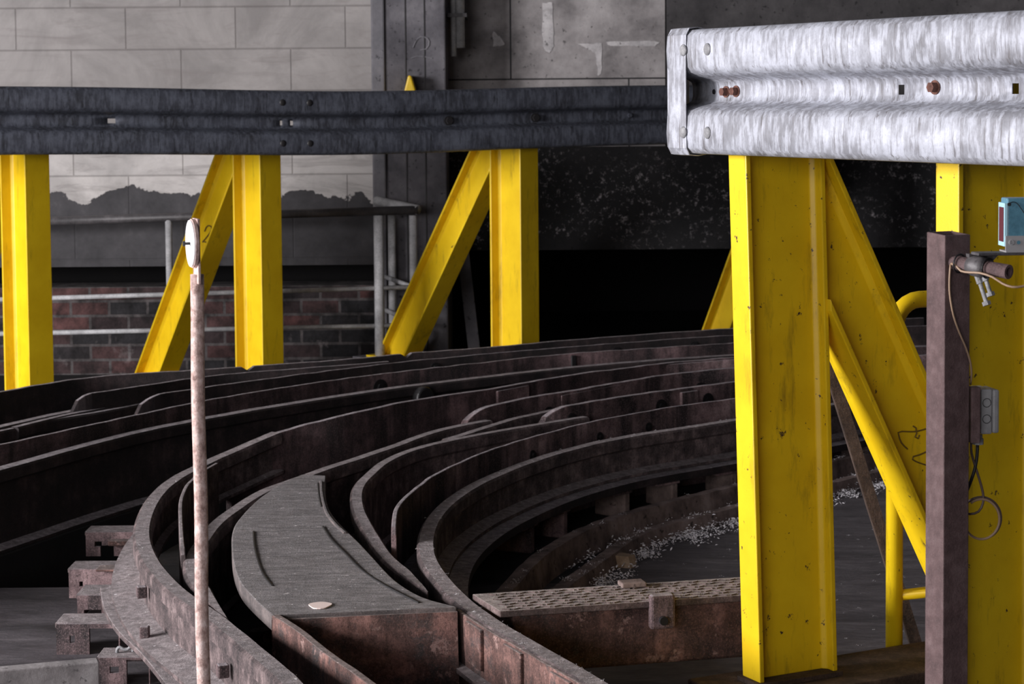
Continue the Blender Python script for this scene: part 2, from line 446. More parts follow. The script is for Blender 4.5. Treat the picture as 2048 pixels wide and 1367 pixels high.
def plate_thing(name, px, z, label, mat, t=.02, zb=ZB, it=14, ext0=1.3, ext1=0, flare=0, flare_low=.2, flare_off=.0, joints=(), cat='plate', blotches=(), patches=()):
    P = path(px, z, it, .03, ext0, ext1)
    s = arclen(P); Lt = s[-1]
    root = thing(name, label, cat, (P[len(P) // 2].x, P[len(P) // 2].y, zb))
    N = normals(P); bm = bmesh.new(); rings = []
    for i, p in enumerate(P):
        top = p.z + .003 * noise.noise(V((p.x * 9, p.y * 9, 3)))
        off = 0
        if flare:
            q = Lt - s[i]
            if q < flare:
                u = 1 - q / flare
                top = flare_low + (top - flare_low) * math.sqrt(max(0, 1 - u ** 2.2)); off = -flare_off * u * u
        for d in joints:                       # a notch where two plates butt
            if abs(s[i] - d) < .016: top -= .02
        top = max(top, zb + .01)
        ring = [bm.verts.new(V((p.x, p.y, 0)) + N[i] * (a + off) + V((0, 0, zz))) for a, zz in ((0, top), (t, top), (t, zb), (0, zb))]
        rings.append(ring)
    for i in range(len(rings) - 1):
        for j in range(4): bm.faces.new((rings[i][j], rings[i][(j + 1) % 4], rings[i + 1][(j + 1) % 4], rings[i + 1][j]))
    bm.faces.new(rings[0][::-1]); bm.faces.new(rings[-1])
    mesh_obj('plate', bm, mat, root, bevel=.003)
    return root, P, N

def on_path(P, x):
    """index on a path whose point is seen nearest to photo column x"""
    best, bi = 1e9, 0
    for i, p in enumerate(P):
        d = p - CAM; xx = 1024 + F * d.dot(RT) / d.dot(fwd)
        if abs(xx - x) < best: best, bi = abs(xx - x), i
        if xx < x: break
    return bi
def cleat(root, P, N, x, t, w, z0, z1, th=.02, mat=None, name='cleat'):
    i = on_path(P, x); n = N[i]; d = V((n.y, -n.x, 0)); bm = bmesh.new()
    obox(bm, V((P[i].x, P[i].y, (z0 + z1) / 2)) + n * (t + th / 2), d, n, V((0, 0, 1)), w, th, z1 - z0)
    return mesh_obj(name, bm, mat or rust_plate, root, bevel=.004)
def plug(root, P, N, x, t, z, r=.026, h=.012, mat=None):
    i = on_path(P, x); n = N[i]; bm = bmesh.new(); p = V((P[i].x, P[i].y, z)) + n * t
    cyl(bm, p - n * .002, p + n * h, r, 16); tube(bm, [p + n * h, p + n * (h + .01)], r * .55, 6)
    return mesh_obj('bolt', bm, mat or black_mat, root)

zE = lambda x: ZR if x < 420 else (ZR + .09 * min(1, (x - 420) / 280) if x < 700 else ZR + .09)

# near bend, from the inside out
inner_rail, PR1 = rail_thing('running_rail', R1, ZR, 'innermost curved running rail, dusty head and dark web beside the chequered beam', rust_rail, 10, h=.158, ext1=1.2)
o, PE = rail_thing('running_rail', [(540, 862)] + E_[11:], zE, 'leftmost curved rail of the near bend, pale worn head with outer sleepers', rust_rail, 8, h=.168, ext0=.0, ext1=1.2, foot=.20, fi=.035)
plH, PH, NH = plate_thing('check_plate', H_, ZP, 'thin curved check plate standing just behind the innermost rail', rust_plate, .016, .001, ext0=1.3, flare=.05, flare_low=.16)
plG, PG, NG = plate_thing('check_plate', G_, ZP, 'upright rusty plate with blotched face ending in rounded nose above the pale strips', rust_plate, .03, .001, flare=.16, flare_low=.26, flare_off=.05)
plF, PF, NF = plate_thing('check_plate', F_, ZP, 'upright plate with rounded nose directly behind the blotched plate', rust_plate, .03, .001, flare=.20, flare_low=.25, flare_off=.05)
# outer plate of the near bend: face below the raised part of the leftmost rail
E2 = [(x, y + 2) for x, y in E_[:13]]
plE, PE2, NE2 = plate_thing('check_plate', E2, lambda x: zE(x) - .004, 'tall dark curved plate rising from the leftmost rail across the middle', rust_mid, .028, .001, ext0=1.3, joints=())
NR1 = normals(PR1)
for x in (1130, 1310, 1405): plug(plG, PG, NG, x, .03, .29, .034, .004)
cleat(plG, PG, NG, 1362, .03, .11, .27, .345, .018); plug(plG, PG, NG, 1210, .03, .25, .03, .004)
cleat(plF, PF, NF, 1180, .03, .5, .22, .35, .006); 
for x in (1090, 1388): plug(plF, PF, NF, x, .03, .27, .034, .004)
cleat(plE, PE2, NE2, 1010, .028, .24, .28, .385, .014); cleat(plE, PE2, NE2, 1400, .028, .55, .29, .388, .014)
for x in (1290, 1190, 1060): plug(plH, PH, NH, x, .016, .29, .02, .004)

# rails that run on from under the noses towards the cover plate
R1b = [(1085, 843), (1000, 857), (924, 871), (867, 883), (829, 892), (791, 905), (753, 924), (725, 948), (706, 967), (699, 990), (704, 1022), (727, 1067), (758, 1114), (797, 1145), (844, 1173), (856, 1184)]
rail_thing('strip_rail', R1b, ZR, 'pale curved strip rail hooking round beside the grey cover plate', rust_rail, 6, w=.05, ext0=.25, ext1=.0, foot=.06, taper=.3)
R1c = [(1090, 819), (1039, 830), (1000, 840), (924, 864), (880, 877)]
rail_thing('strip_rail', R1c, ZR, 'short pale strip between the two curved strip rails below the rounded noses', rust_rail, 4, w=.05, ext0=.3, ext1=0, foot=.06)
R1d = [(955, 840), (886, 853), (829, 870), (772, 891), (696, 916), (620, 941), (546, 968), (513, 979), (424, 1037), (393, 1074), (369, 1105), (364, 1132), (372, 1160), (393, 1184), (430, 1219), (461, 1247)]
rail_thing('strip_rail', R1d, ZR, 'long curved strip rail passing outside the left edge of the grey cover plate', rust_rail, 6, w=.055, ext0=.05, ext1=.0, foot=.06, taper=.45)
# thin plate tucked inside the leftmost rail
E3 = [(430, 925), (395, 945), (370, 970), (358, 998), (357, 1040), (360, 1085), (362, 1102)]
plate_thing('check_plate', E3, .34, 'short thin upright plate tucked inside the leftmost rail behind the pole', rust_rail, .014, .001, 4, 0, 0, flare=.06, flare_low=.2)

# far bend
far_rail, PD = rail_thing('running_rail', D_, ZR, 'pale topped running rail of the far bend, nearest of the far group', rust_dark, 40, ext1=.8, w=.07)
plC, PC, NC = plate_thing('check_plate', C_, ZP, 'thin topped plate running close behind the far pale rail', rust_mid, .02, .001, 40, 1.3, .8)
plB, PB, NB = plate_thing('check_plate', B_, ZP + .02, 'far plate with rounded nose beside the pole, between the pale strips', rust_dark, .02, .001, 40, 1.3, 0, flare=.16, flare_low=.28, flare_off=.03)
plA2, PA2, NA2 = plate_thing('check_plate', A2_, ZP + .03, 'short far plate with rounded nose left of the other, just below the outer plate', rust_dark, .02, .001, 10, 0, 0, flare=.12, flare_low=.29, flare_off=.03)
plA, PA, NA = plate_thing('check_plate', A_, ZP + .05, 'outermost black plate of the far bend hiding the feet of yellow posts', rust_dark, .025, .001, 30, 1.3, .8, joints=(3.4, 4.3))
for x in (1227, 1385, 870): plug(plB, PB, NB, x, .02, .33, .03, .004)
for x in (1137,): cleat(plC, PC, NC, x, .02, .03, .2, .35, .012, black_mat)
for x in (750,): plug(plC, PC, NC, x, .02, .29, .045, .004)
for x, y0 in ((820, 0),): 
    bm = bmesh.new(); i = on_path(PD, 820); n = normals(PD)[i]; p = V((PD[i].x, PD[i].y, .25)) + n * .06
    cyl(bm, p, p + n * .05, .055, 24); b = mesh_obj('buffer_knob', bm, black_mat, bevel=.01); recenter(b); tag(b, 'round black knob on the side of the far pale rail', 'knob')
S1 = [(150, 816), (80, 830), (0, 848)]
S2 = [(272, 806), (200, 820), (100, 836), (0, 858)]
S3 = [(272, 800), (215, 810), (120, 828), (20, 852)]
rail_thing('strip_rail', S1, ZR, 'pale flat strip rail running left from the farther rounded nose', rust_dark, 4, w=.06, ext0=.1, ext1=.5, foot=.06)
rail_thing('strip_rail', S2, ZR, 'pale flat strip rail running left from the nose nearer the pole', rust_dark, 4, w=.04, ext0=.1, ext1=.5, foot=.05)
rail_thing('strip_rail', S3, ZR + .005, 'tapering pale strip between the two left strip rails of the far bend', rust_dark, 4, w=.045, ext0=.1, ext1=.0, foot=.045)

# ------------------------------------------------------------------ grey cover plate
ZC = .325
cov_left = [(603, 947), (581, 957), (546, 976), (513, 999), (478, 1037), (465, 1061), (463, 1091), (468, 1132), (482, 1167), (506, 1194), (543, 1228)]
cov_right = [(652, 949), (651, 975), (654, 1005), (666, 1030), (680, 1046), (719, 1084), (758, 1126), (793, 1163), (852, 1196), (914, 1212)]
cl = smooth(catmull([onz(x, y, ZC) for x, y in cov_left], .03), 3)
crr = smooth(catmull([onz(x, y, ZC) for x, y in cov_right], .03), 3)
cover = thing('cover_plate', 'broad grey dusty cover plate filling the gap between the curved rails', 'cover plate', (cl[len(cl) // 2].x + .3, cl[len(cl) // 2].y, ZB))
def strip_mesh(bm, A, B, z0, z1, n=40):
    def rs(P, k):
        s = arclen(P); t = s[-1] * k
        for i in range(1, len(s)):
            if s[i] >= t - 1e-9:
                u = (t - s[i - 1]) / max(1e-9, s[i] - s[i - 1]); return P[i - 1].lerp(P[i], u)
        return P[-1]
    r = []
    for k in range(n + 1):
        a, b = rs(A, k / n), rs(B, k / n); row = []
        for m in range(7):
            q = a.lerp(b, m / 6); zz = z1 + .0025 * noise.noise(V((q.x * 5, q.y * 5, 1)))
            row.append((bm.verts.new(V((q.x, q.y, zz))), bm.verts.new(V((q.x, q.y, z0)))))
        r.append(row)
    for k in range(n):
        for m in range(6):
            bm.faces.new((r[k][m][0], r[k][m + 1][0], r[k + 1][m + 1][0], r[k + 1][m][0]))
            bm.faces.new((r[k][m][1], r[k + 1][m][1], r[k + 1][m + 1][1], r[k][m + 1][1]))
        for m in (0, 6): bm.faces.new((r[k][m][0], r[k + 1][m][0], r[k + 1][m][1], r[k][m][1]))
    for k in (0, n):
        for m in range(6): bm.faces.new((r[k][m][0], r[k][m + 1][0], r[k][m + 1][1], r[k][m][1]))
bm = bmesh.new(); strip_mesh(bm, cl, crr, ZC - .045, ZC)
mesh_obj('deck', bm, cover_mat, cover, bevel=.004)
# rusty end wall under the deck's front edge
a, b = cl[-1].copy(), crr[-1].copy(); fd = V((b.y - a.y, -(b.x - a.x), 0)).normalized()
if fd.y > 0: fd = -fd
bm = bmesh.new()
n_ = 14; grid = [[None] * 9 for _ in range(n_ + 1)]
for i in range(n_ + 1):
    for j in range(9):
        q = a.lerp(b, i / n_); q.z = ZC - .012 - (ZC - .03) * j / 8
        q = q + fd * (.004 + .004 * noise.noise(V((q.x * 14, q.z * 14, 2))) + .05 * (j / 8) ** 1.5)
        grid[i][j] = bm.verts.new(q)
for i in range(n_):
    for j in range(8): bm.faces.new((grid[i][j], grid[i + 1][j], grid[i + 1][j + 1], grid[i][j + 1]))
mesh_obj('end_wall', bm, rust_red, cover, solid=.012)
# curved weld beads and cracks on the deck
def bead(px, r, mat, name='weld_bead', z=ZC):
    P = catmull([onz(x, y, z) for x, y in px], .03)
    bm = bmesh.new(); tube(bm, P, r, 6); return mesh_obj(name, bm, mat, cover)
bead([(507, 1062), (509, 1090), (516, 1120), (527, 1148), (545, 1172)], .0035, black_mat)
bead([(642, 962), (643, 985), (648, 1010), (656, 1030), (672, 1050), (690, 1066)], .006, cover_mat)
bead([(636, 965), (638, 990), (643, 1012)], .003, black_mat)
bead([(646, 1052), (663, 1078), (690, 1105), (725, 1140), (770, 1170), (838, 1205)], .0035, black_mat)
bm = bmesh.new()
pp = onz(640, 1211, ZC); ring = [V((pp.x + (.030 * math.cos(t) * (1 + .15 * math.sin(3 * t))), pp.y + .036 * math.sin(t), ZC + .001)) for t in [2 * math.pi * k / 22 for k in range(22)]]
prism(bm, ring, V((0, 0, .0025))); mesh_obj('painted_light_spot', bm, pale_spot, cover)  # pale oval stands in for a spot of light on the deck

# side plates running towards the viewer from the cover's front corners
SL = [(543, 1229), (580, 1252), (620, 1283), (660, 1313), (705, 1346), (735, 1366)]
plS, PS, NS = plate_thing('side_plate', SL, ZC, 'rusty upright plate running forward from the left corner of the grey cover', rust_red, .022, .001, 3, 0, .8)
SR = [(916, 1214), (950, 1238), (1000, 1268), (1060, 1303), (1110, 1333), (1168, 1366)]
SRm = [(x - 4, y + 3) for x, y in SR]
plT, PT, NT_ = plate_thing('side_plate', SRm, ZR - .004, 'flaking pinkish plate on the outer side of the innermost rail, lower middle', rust_red, .012, .001, 3, 0, .9)
for i0 in (5, 13, 22):
    if i0 < len(PT):
        n = NT_[i0]; d = V((n.y, -n.x, 0)); bm = bmesh.new()
        obox(bm, V((PT[i0].x, PT[i0].y, .245)) - n * .004, d, n, V((0, 0, 1)), .11, .012, .11); mesh_obj('wear_block', bm, rust_red, plT, bevel=.003)

# ------------------------------------------------------------------ chequered beam
tl, tr = onz(945, 1187, ZR + .01), onz(1500, 1151, ZR + .01)
bl_, br_ = onz(1000, 1221, ZR + .01), onz(1500, 1188, ZR + .01)
bx = (br_ - bl_).normalized(); by = V((-bx.y, bx.x, 0)); wd = .5 * ((tl - bl_).dot(by) + (tr - br_).dot(by))
x0b, x1b = 0, (br_ - bl_).length + .10
beam = thing('chequered_beam', 'rusty box beam with chequered tread top spanning from innermost rail to yellow post', 'beam', (bl_.x + .5, bl_.y, ZB))
bm = bmesh.new(); O = V((bl_.x, bl_.y, 0)); ex = -.01
o0 = (tl - bl_).dot(bx)
prism(bm, [O + V((0, 0, ZR - .008)), O + bx * x1b + V((0, 0, ZR - .008)), O + bx * x1b + by * wd + V((0, 0, ZR - .008)), O + bx * o0 + by * wd + V((0, 0, ZR - .008))], V((0, 0, .018)))
tp = mesh_obj('tread_plate', bm, tread_mat, beam, bevel=.002)
bm = bmesh.new()
for i in range(int(x1b / .028)):
    for j in range(max(1, int(wd / .028))):
        q = O + bx * (.02 + i * .028 + (.014 if j % 2 else 0)) + by * (.012 + j * .028) + V((0, 0, ZR + .0105))
        if (q - O).dot(bx) < o0 * ((q - O).dot(by) / wd) + .02 or (q - O).dot(bx) > x1b - .02: continue
        ang = .5 if (i + j) % 2 else -.5
        dx = bx * math.cos(ang) + by * math.sin(ang); dy = V((-dx.y, dx.x, 0))
        obox(bm, q, dx, dy, V((0, 0, 1)), .022, .007, .005)
mesh_obj('tread_ribs', bm, tread_mat, tp)
bm = bmesh.new(); hb = .165
obox(bm, O + bx * (x1b / 2 + .03) + by * (wd / 2 + .012) + V((0, 0, ZR - .008 - hb / 2)), bx, by, V((0, 0, 1)), x1b - .02, wd - .03, hb)
mesh_obj('box_section', bm, rust_red, beam, bevel=.008)
def lugface(x, y): return onplane(x, y, O + by * .0, by)
la, lb = lugface(1298, 1188), lugface(1348, 1253)
bm = bmesh.new(); lc = (la + lb) / 2; lw = (lb - la).dot(bx); lh = la.z - lb.z
obox(bm, lc - by * .002, bx, by, V((0, 0, 1)), lw, .03, lh); lug = mesh_obj('lug', bm, rust_plate, beam, bevel=.008)
bm = bmesh.new(); hc = lugface(1322, 1236); cyl(bm, hc - by * .03, hc - by * .017, .012, 16); mesh_obj('hole', bm, black_mat, lug)
bm = bmesh.new(); sc = onz(1264, 1171, ZR + .012)
obox(bm, sc + V((0, 0, .008)), bx, by, V((0, 0, 1)), .072, .05, .014); o = mesh_obj('concrete_chip', bm, kerb_mat, bevel=.004); recenter(o)
tag(o, 'small flat concrete chip lying on the chequered beam', 'chip')

# ------------------------------------------------------------------ kerbs, chairs, floor litter inside the bend
K1 = [(1471, 966), (1381, 988.5), (1297, 1010), (1197, 1041), (1092, 1094), (1040, 1140), (1005, 1178)]
K2 = [(1471, 1008), (1381, 1031), (1297, 1054), (1236, 1086), (1184, 1123), (1118, 1170)]
for nm, K, zt, lab in (('kerb', K1, .095, 'upper curved concrete kerb at the foot of innermost rail'), ('kerb', K2, .055, 'lower curved concrete kerb edged with white fluff beside the dark floor')):
    P = path(K, zt, 6, .03, 1.4, .25); bm = bmesh.new()
    for p in P: p.z += .005 * noise.noise(V((p.x * 11, p.y * 11, 5)))
    sweep(bm, P, [(-.02, -.004), (.0, 0), (.035, 0), (.05, -zt - .005), (-.02, -zt - .005)])
    o = mesh_obj(nm, bm, kerb_mat); recenter(o); tag(o, lab, 'kerb')
    if zt > .09: PK1 = P
    else: PK2 = P
# sleeper bed the rails stand on
def bed(name, P, lat, z0, z1, mat, label):
    bm = bmesh.new(); sweep(bm, [V((p.x, p.y, 0)) for p in P], [(lat[0], z0), (lat[1], z0), (lat[1], z1), (lat[0], z1)])
    o = mesh_obj(name, bm, mat); recenter(o); tag(o, label, 'bed plate'); return o
bed('bed_plate', [p for p in PR1 if p.y > bl_.y + wd + .12], (-.09, .16), .12, .15, rust_dark, 'dark steel shelf carrying the innermost rail above the kerbs')
NK = normals(PR1)
chair_x = [(1005, 'first rusty rail chair from the chequered beam under innermost rail'), (1075, 'second rusty rail chair from the chequered beam under innermost rail'), (1200, 'rust streaked rail chair above the kerb, third from chequered beam'), (1310, 'pale flaking rail chair above the kerb, fourth from chequered beam'), (1430, 'pale rail chair next to the near yellow post, fifth from chequered beam'), (1560, 'rail chair seen behind the near yellow post under innermost rail'), (1700, 'rail chair seen through the gap right of near yellow post')]
for x, lab in chair_x:
    i = on_path(PR1, x); n = NK[i]; d = V((n.y, -n.x, 0)); p = PR1[i]
    r = thing('rail_chair', lab, 'rail chair', (p.x + n.x * .04, p.y + n.y * .04, 0), 'rail chairs under the innermost rail')
    bm = bmesh.new(); obox(bm, V((p.x, p.y, .06)) + n * .05, d, n, V((0, 0, 1)), .035, .16, .12); mesh_obj('rib', bm, kerb_mat if x > 1150 else rust_plate, r, bevel=.006)
    bm = bmesh.new(); obox(bm, V((p.x, p.y, .112)) + n * .07 + d * .05, d, n, V((0, 0, 1)), .13, .15, .014); mesh_obj('shelf', bm, rust_plate, r, bevel=.003)
# fluff along the kerbs
bm = bmesh.new()
def tuft(bm, c, r):
    for _ in range(random.randint(9, 18)):
        q = c + V((random.gauss(0, r), random.gauss(0, r), abs(random.gauss(0, r * .55))))
        s_ = r * random.uniform(.12, .42); d = V((random.gauss(0, 1), random.gauss(0, 1), random.gauss(0, .5))).normalized()
        a_, b_ = frame_of(d)
        vs = [bm.verts.new(q + d * s_ * 1.2), bm.verts.new(q + a_ * s_ * .6), bm.verts.new(q - d * s_ * 1.0), bm.verts.new(q - a_ * s_ * .6), bm.verts.new(q + b_ * s_ * .4)]
        for f in ((0, 1, 4), (1, 2, 4), (2, 3, 4), (3, 0, 4), (3, 2, 1, 0)): bm.faces.new([vs[k] for k in f])
NK1, NK2 = normals(PK1), normals(PK2)
for P, N, cnt, spread in ((PK1, NK1, 150, .03), (PK2, NK2, 300, .06)):
    cl_ = [random.randrange(len(P)) for _ in range(26)]
    for _ in range(cnt):
        i = min(len(P) - 1, max(0, int(random.choice(cl_) + random.gauss(0, 3)))); o_ = abs(random.gauss(0, spread)) + .05
        tuft(bm, V((P[i].x, P[i].y, .008)) + N[i] * o_, random.uniform(.008, .024))
    for _ in range(cnt // 4):
        i = random.randrange(len(P)); tuft(bm, P[i] + N[i] * random.uniform(0, .04) + V((0, 0, .004)), random.uniform(.004, .010))
for _ in range(160):
    q = onz(random.uniform(1200, 1900), random.uniform(1010, 1300), .003); tuft(bm, q, random.uniform(.002, .005))
for P, cnt, wd_ in ((PR1, 260, .055), (PE, 60, .055)):
    NN_ = normals(P)
    for _ in range(cnt):
        i = random.randrange(len(P)); tuft(bm, P[i] + NN_[i] * random.uniform(0, wd_) + V((0, 0, .001)), random.choice((.001, .0016, .003)))
o = mesh_obj('fluff', bm, fluff_mat); tag(o, 'white fluff and feather scraps scattered along the kerbs and dark floor', 'fluff', kind='stuff')
bm = bmesh.new(); c = onz(1245, 1134, 0)
prism(bm, [c + V(q) for q in ((-.05, 0, 0), (.03, -.03, 0), (.055, .0, 0), (.01, .04, 0))], V((-.01, .01, .045)))
o = mesh_obj('stone_lump', bm, tan_stone); recenter(o); tag(o, 'angular tan stone lump on the dark floor in front of the lower kerb', 'stone')

# ------------------------------------------------------------------ sleepers on the outer (left) side
sole_px = [(200, 1173), (205, 1208), (222, 1242), (246, 1272), (280, 1303), (331, 1366)]
Psole = path(sole_px, .14, 4, .03, .0, .8)
bm = bmesh.new()
P = Psole; w_ = .17
sweep(bm, P, [(0, -.016), (0, 0), (.19, 0), (.19, -.016)])
o = mesh_obj('sole_plate', bm, rust_rail, bevel=.003); recenter(o); tag(o, 'long curved sole plate under the leftmost rail, dusty and littered', 'sole plate')
def sleeper(px0, px1, py_top, py_bot, Yd, length, lab, hole=None, arch=None, ztop=None, ledge=None, base=True):
    """front face seen between px0..px1 ; runs back"""
    a_, b_ = at(px0, py_top, Yd), at(px1, py_top, Yd)
    zt = a_.z; zb = max(.0, at(px0, py_bot, Yd).z)
    xd = (b_ - a_); xd.z = 0; Lx = xd.length; xd.normalize(); yd = V((-xd.y, xd.x, 0))
    r = thing('sleeper_block', lab, 'sleeper', ((a_.x + b_.x) / 2, a_.y, zb), 'sleeper blocks outside the leftmost rail')
    # front plate with a square hole and an arch cut, as a polygon grid
    bm = bmesh.new(); nx, nz = 14, 8; H = zt - zb
    def inhole(u, w):
        if hole and hole[0] < u < hole[1] and hole[2] < w < hole[3]: return True
        if arch and arch[0] < u < arch[1] and w < arch[2]: return True
        return False
    us = sorted(set([0, 1] + ([hole[0], hole[1]] if hole else []) + ([arch[0], arch[1]] if arch else []) + [k / nx for k in range(1, nx)]))
    ws = sorted(set([0, 1] + ([hole[2], hole[3]] if hole else []) + ([arch[2]] if arch else []) + [k / nz for k in range(1, nz)]))
    gv = {}
    def gp(i, j):
        if (i, j) not in gv: gv[i, j] = bm.verts.new(V((a_.x, a_.y, 0)) + xd * (us[i] * Lx) + V((0, 0, zb + ws[j] * H)))
        return gv[i, j]
    for i in range(len(us) - 1):
        for j in range(len(ws) - 1):
            if inhole((us[i] + us[i + 1]) / 2, (ws[j] + ws[j + 1]) / 2): continue
            bm.faces.new((gp(i, j), gp(i + 1, j), gp(i + 1, j + 1), gp(i, j + 1)))
    mesh_obj('face_plate', bm, rust_plate, r, solid=.014)
    bm = bmesh.new(); obox(bm, V((a_.x, a_.y, 0)) + xd * (Lx / 2) + yd * (length / 2) + V((0, 0, zt - .006)), xd, yd, V((0, 0, 1)), Lx + .01, length, .016)
    mesh_obj('top_plate', bm, rust_rail, r, bevel=.003)
    bm = bmesh.new(); obox(bm, V((a_.x, a_.y, 0)) + xd * .008 + yd * (length / 2) + V((0, 0, (zt + zb) / 2 - .006)), xd, yd, V((0, 0, 1)), .014, length - .01, max(.02, H - .02))
    mesh_obj('side_plate', bm, rust_plate, r)
    if ledge:
        bm = bmesh.new(); u0, u1, w0, w1 = ledge
        obox(bm, V((a_.x, a_.y, zb)) + xd * ((u0 + u1) / 2 * Lx) - yd * .01 + V((0, 0, (w0 + w1) / 2 * H)), xd, yd, V((0, 0, 1)), (u1 - u0) * Lx, .07, (w1 - w0) * H)
        mesh_obj('clamp_block', bm, rust_red, r, bevel=.005)
    return r
sleeper(172, 268, 1063, 1121, 7.45, .11, 'farthest left sleeper block, square holed face, meeting the pale rail', (.18, .33, .40, .62), (.30, .58, .45), ledge=(.5, 1.0, .5, .72))
sleeper(138, 254, 1137, 1200, 6.80, .12, 'second farthest left sleeper block, sooty face with upper ledge', (.18, .24, .4, .58), (.30, .47, .45), ledge=(.5, 1.0, 1.0, 1.08))
sleeper(155, 215, 1189, 1241, 6.50, .14, 'small middle left sleeper block with slanted pale side', None, (.22, .8, .42))
sleeper(113, 240, 1246, 1317, 6.08, .12, 'sleeper block with pale top plate and black square recess, lower left', (.21, .29, .38, .62), (.52, .98, .85))
sleeper(197, 300, 1313, 1388, 5.74, .10, 'nearest left sleeper block, mottled green brown face under a clip', (.22, .40, .45, .68), (.55, .98, .92))
# spring clip on the nearest block
bm = bmesh.new(); Pc = [at(x, y, 5.78) for x, y in ((234, 1304), (235, 1296), (240, 1293), (248, 1297), (256, 1297), (262, 1291), (266, 1292), (266, 1302))]
tube(bm, catmull(Pc, .004), .005, 8); o = mesh_obj('spring_clip', bm, steel_bolt, smooth=True); recenter(o); tag(o, 'bent wire spring clip on top of nearest left sleeper block', 'clip')
# spike and bolts on the sole plate
for (x, y, w, h, lab) in ((290, 1285, .034, .05, 'square rusty spike standing on the sole plate beside the leftmost rail'),):
    c = onz(x, y, .14); bm = bmesh.new(); obox(bm, c + V((0, 0, h / 2)), V((1, 0, 0)), V((0, 1, 0)), V((0, 0, 1)), w * .8, w * .7, h)
    r = mesh_obj('spike', bm, rust_plate, bevel=.004); recenter(r); tag(r, lab, 'spike')
for x, lab in ((285, 'dark bolt block in the side of leftmost rail near the sleepers'), (450, 'rusty bolt block on the side of leftmost rail right of pole foot')):
    best = min(range(len(PE)), key=lambda i: abs((1024 + F * (PE[i] - CAM).dot(RT) / (PE[i] - CAM).dot(fwd)) - x) + (0 if PE[i].y < 6.6 else 1e4))
    n = normals(PE)[best]; d = V((n.y, -n.x, 0)); bm = bmesh.new()
    p = V((PE[best].x, PE[best].y, .225)) 
    obox(bm, p - n * .004, d, n, V((0, 0, 1)), .030, .03, .035); r = mesh_obj('bolt_block', bm, rust_plate, bevel=.004); recenter(r); tag(r, lab, 'bolt')
# pale concrete sill at the lower left
bm = bmesh.new(); a_ = onz(-120, 1350, .10); b_ = onz(198, 1321, .10); d = (b_ - a_).normalized(); n = V((-d.y, d.x, 0))
obox(bm, (a_ + b_) / 2 + n * .02 - V((0, 0, .05)), d, n, V((0, 0, 1)), (b_ - a_).length, .05, .10); o = mesh_obj('concrete_sill', bm, pale_conc, bevel=.004); recenter(o)
tag(o, 'long pale concrete sill at lower left running to nearest sleeper block', 'sill')
# rust lump between cover plate and rail
bm = bmesh.new(); c = onz(522, 1262, .05); obox(bm, c + V((0, 0, .03)), V((.9, .4, 0)).normalized(), V((-.4, .9, 0)).normalized(), V((0, 0, 1)), .07, .05, .06)
o = mesh_obj('rust_lump', bm, rust_red, bevel=.012); recenter(o); o.location.z = .0; tag(o, 'orange rust lump lying in the flangeway left of cover plate', 'lump')

# ------------------------------------------------------------------ guard rails
WP = [(-.160, .022), (-.165, .045), (-.162, .070), (-.148, .083), (-.110, .086), (-.066, .083), (-.052, .075), (-.042, .05), (-.035, .020), (-.026, .004), (-.012, 0), (.012, 0), (.026, .004), (.035, .020), (.042, .05), (.052, .075), (.066, .083), (.110, .086), (.148, .083), (.162, .070), (.165, .045), (.160, .022)]
def wbeam(p0, T, N, Lg, holes, zsag=None, rowmid=10, H=1.0):
    """p0: end point on the front plane (lobe level) at mid height"""
    cuts = set([0, Lg]); k = .12
    while k < Lg: cuts.add(round(k, 4)); k += .12
    for (s, w) in holes: cuts.add(s - w / 2); cuts.add(s + w / 2)
    cs = sorted(cuts); bm = bmesh.new(); rows = []
    for s in cs:
        z = zsag(s) if zsag else 0
        rows.append([bm.verts.new(p0 + T * s + N * (n - .086) + V((0, 0, zz * H + z))) for zz, n in WP])
    for i in range(len(cs) - 1):
        m = (cs[i] + cs[i + 1]) / 2; isl = any(abs(m - s) < w / 2 for s, w in holes)
        for j in range(len(WP) - 1):
            if isl and j == rowmid: continue
            bm.faces.new((rows[i][j], rows[i][j + 1], rows[i + 1][j + 1], rows[i + 1][j]))
    return bm
# near rail
p0 = at(1334, 183, 5.43); p1 = at(2048, 176, 4.23); TN = (p1 - p0); LN = TN.length; 
TNh = TN.normalized(); NN = V((TNh.y, -TNh.x, 0)).normalized()
if NN.y > 0: NN = -NN
near = thing('guardrail', 'bright galvanised corrugated guardrail in the foreground, upper right', 'guardrail', p0 + V((0, 0, -.165)))
def sN(x):                                       # distance along the near rail seen at photo column x (valley plane)
    q = onplane(x, 180, p0 - NN * .086, NN); return (q - p0).dot(TNh)
holes = [(sN(1804), .022), (sN(2032), .022)]
bm = wbeam(p0, TNh, NN, LN + .7, holes)
mesh_obj('beam', bm, galv, near, smooth=True, solid=.004)
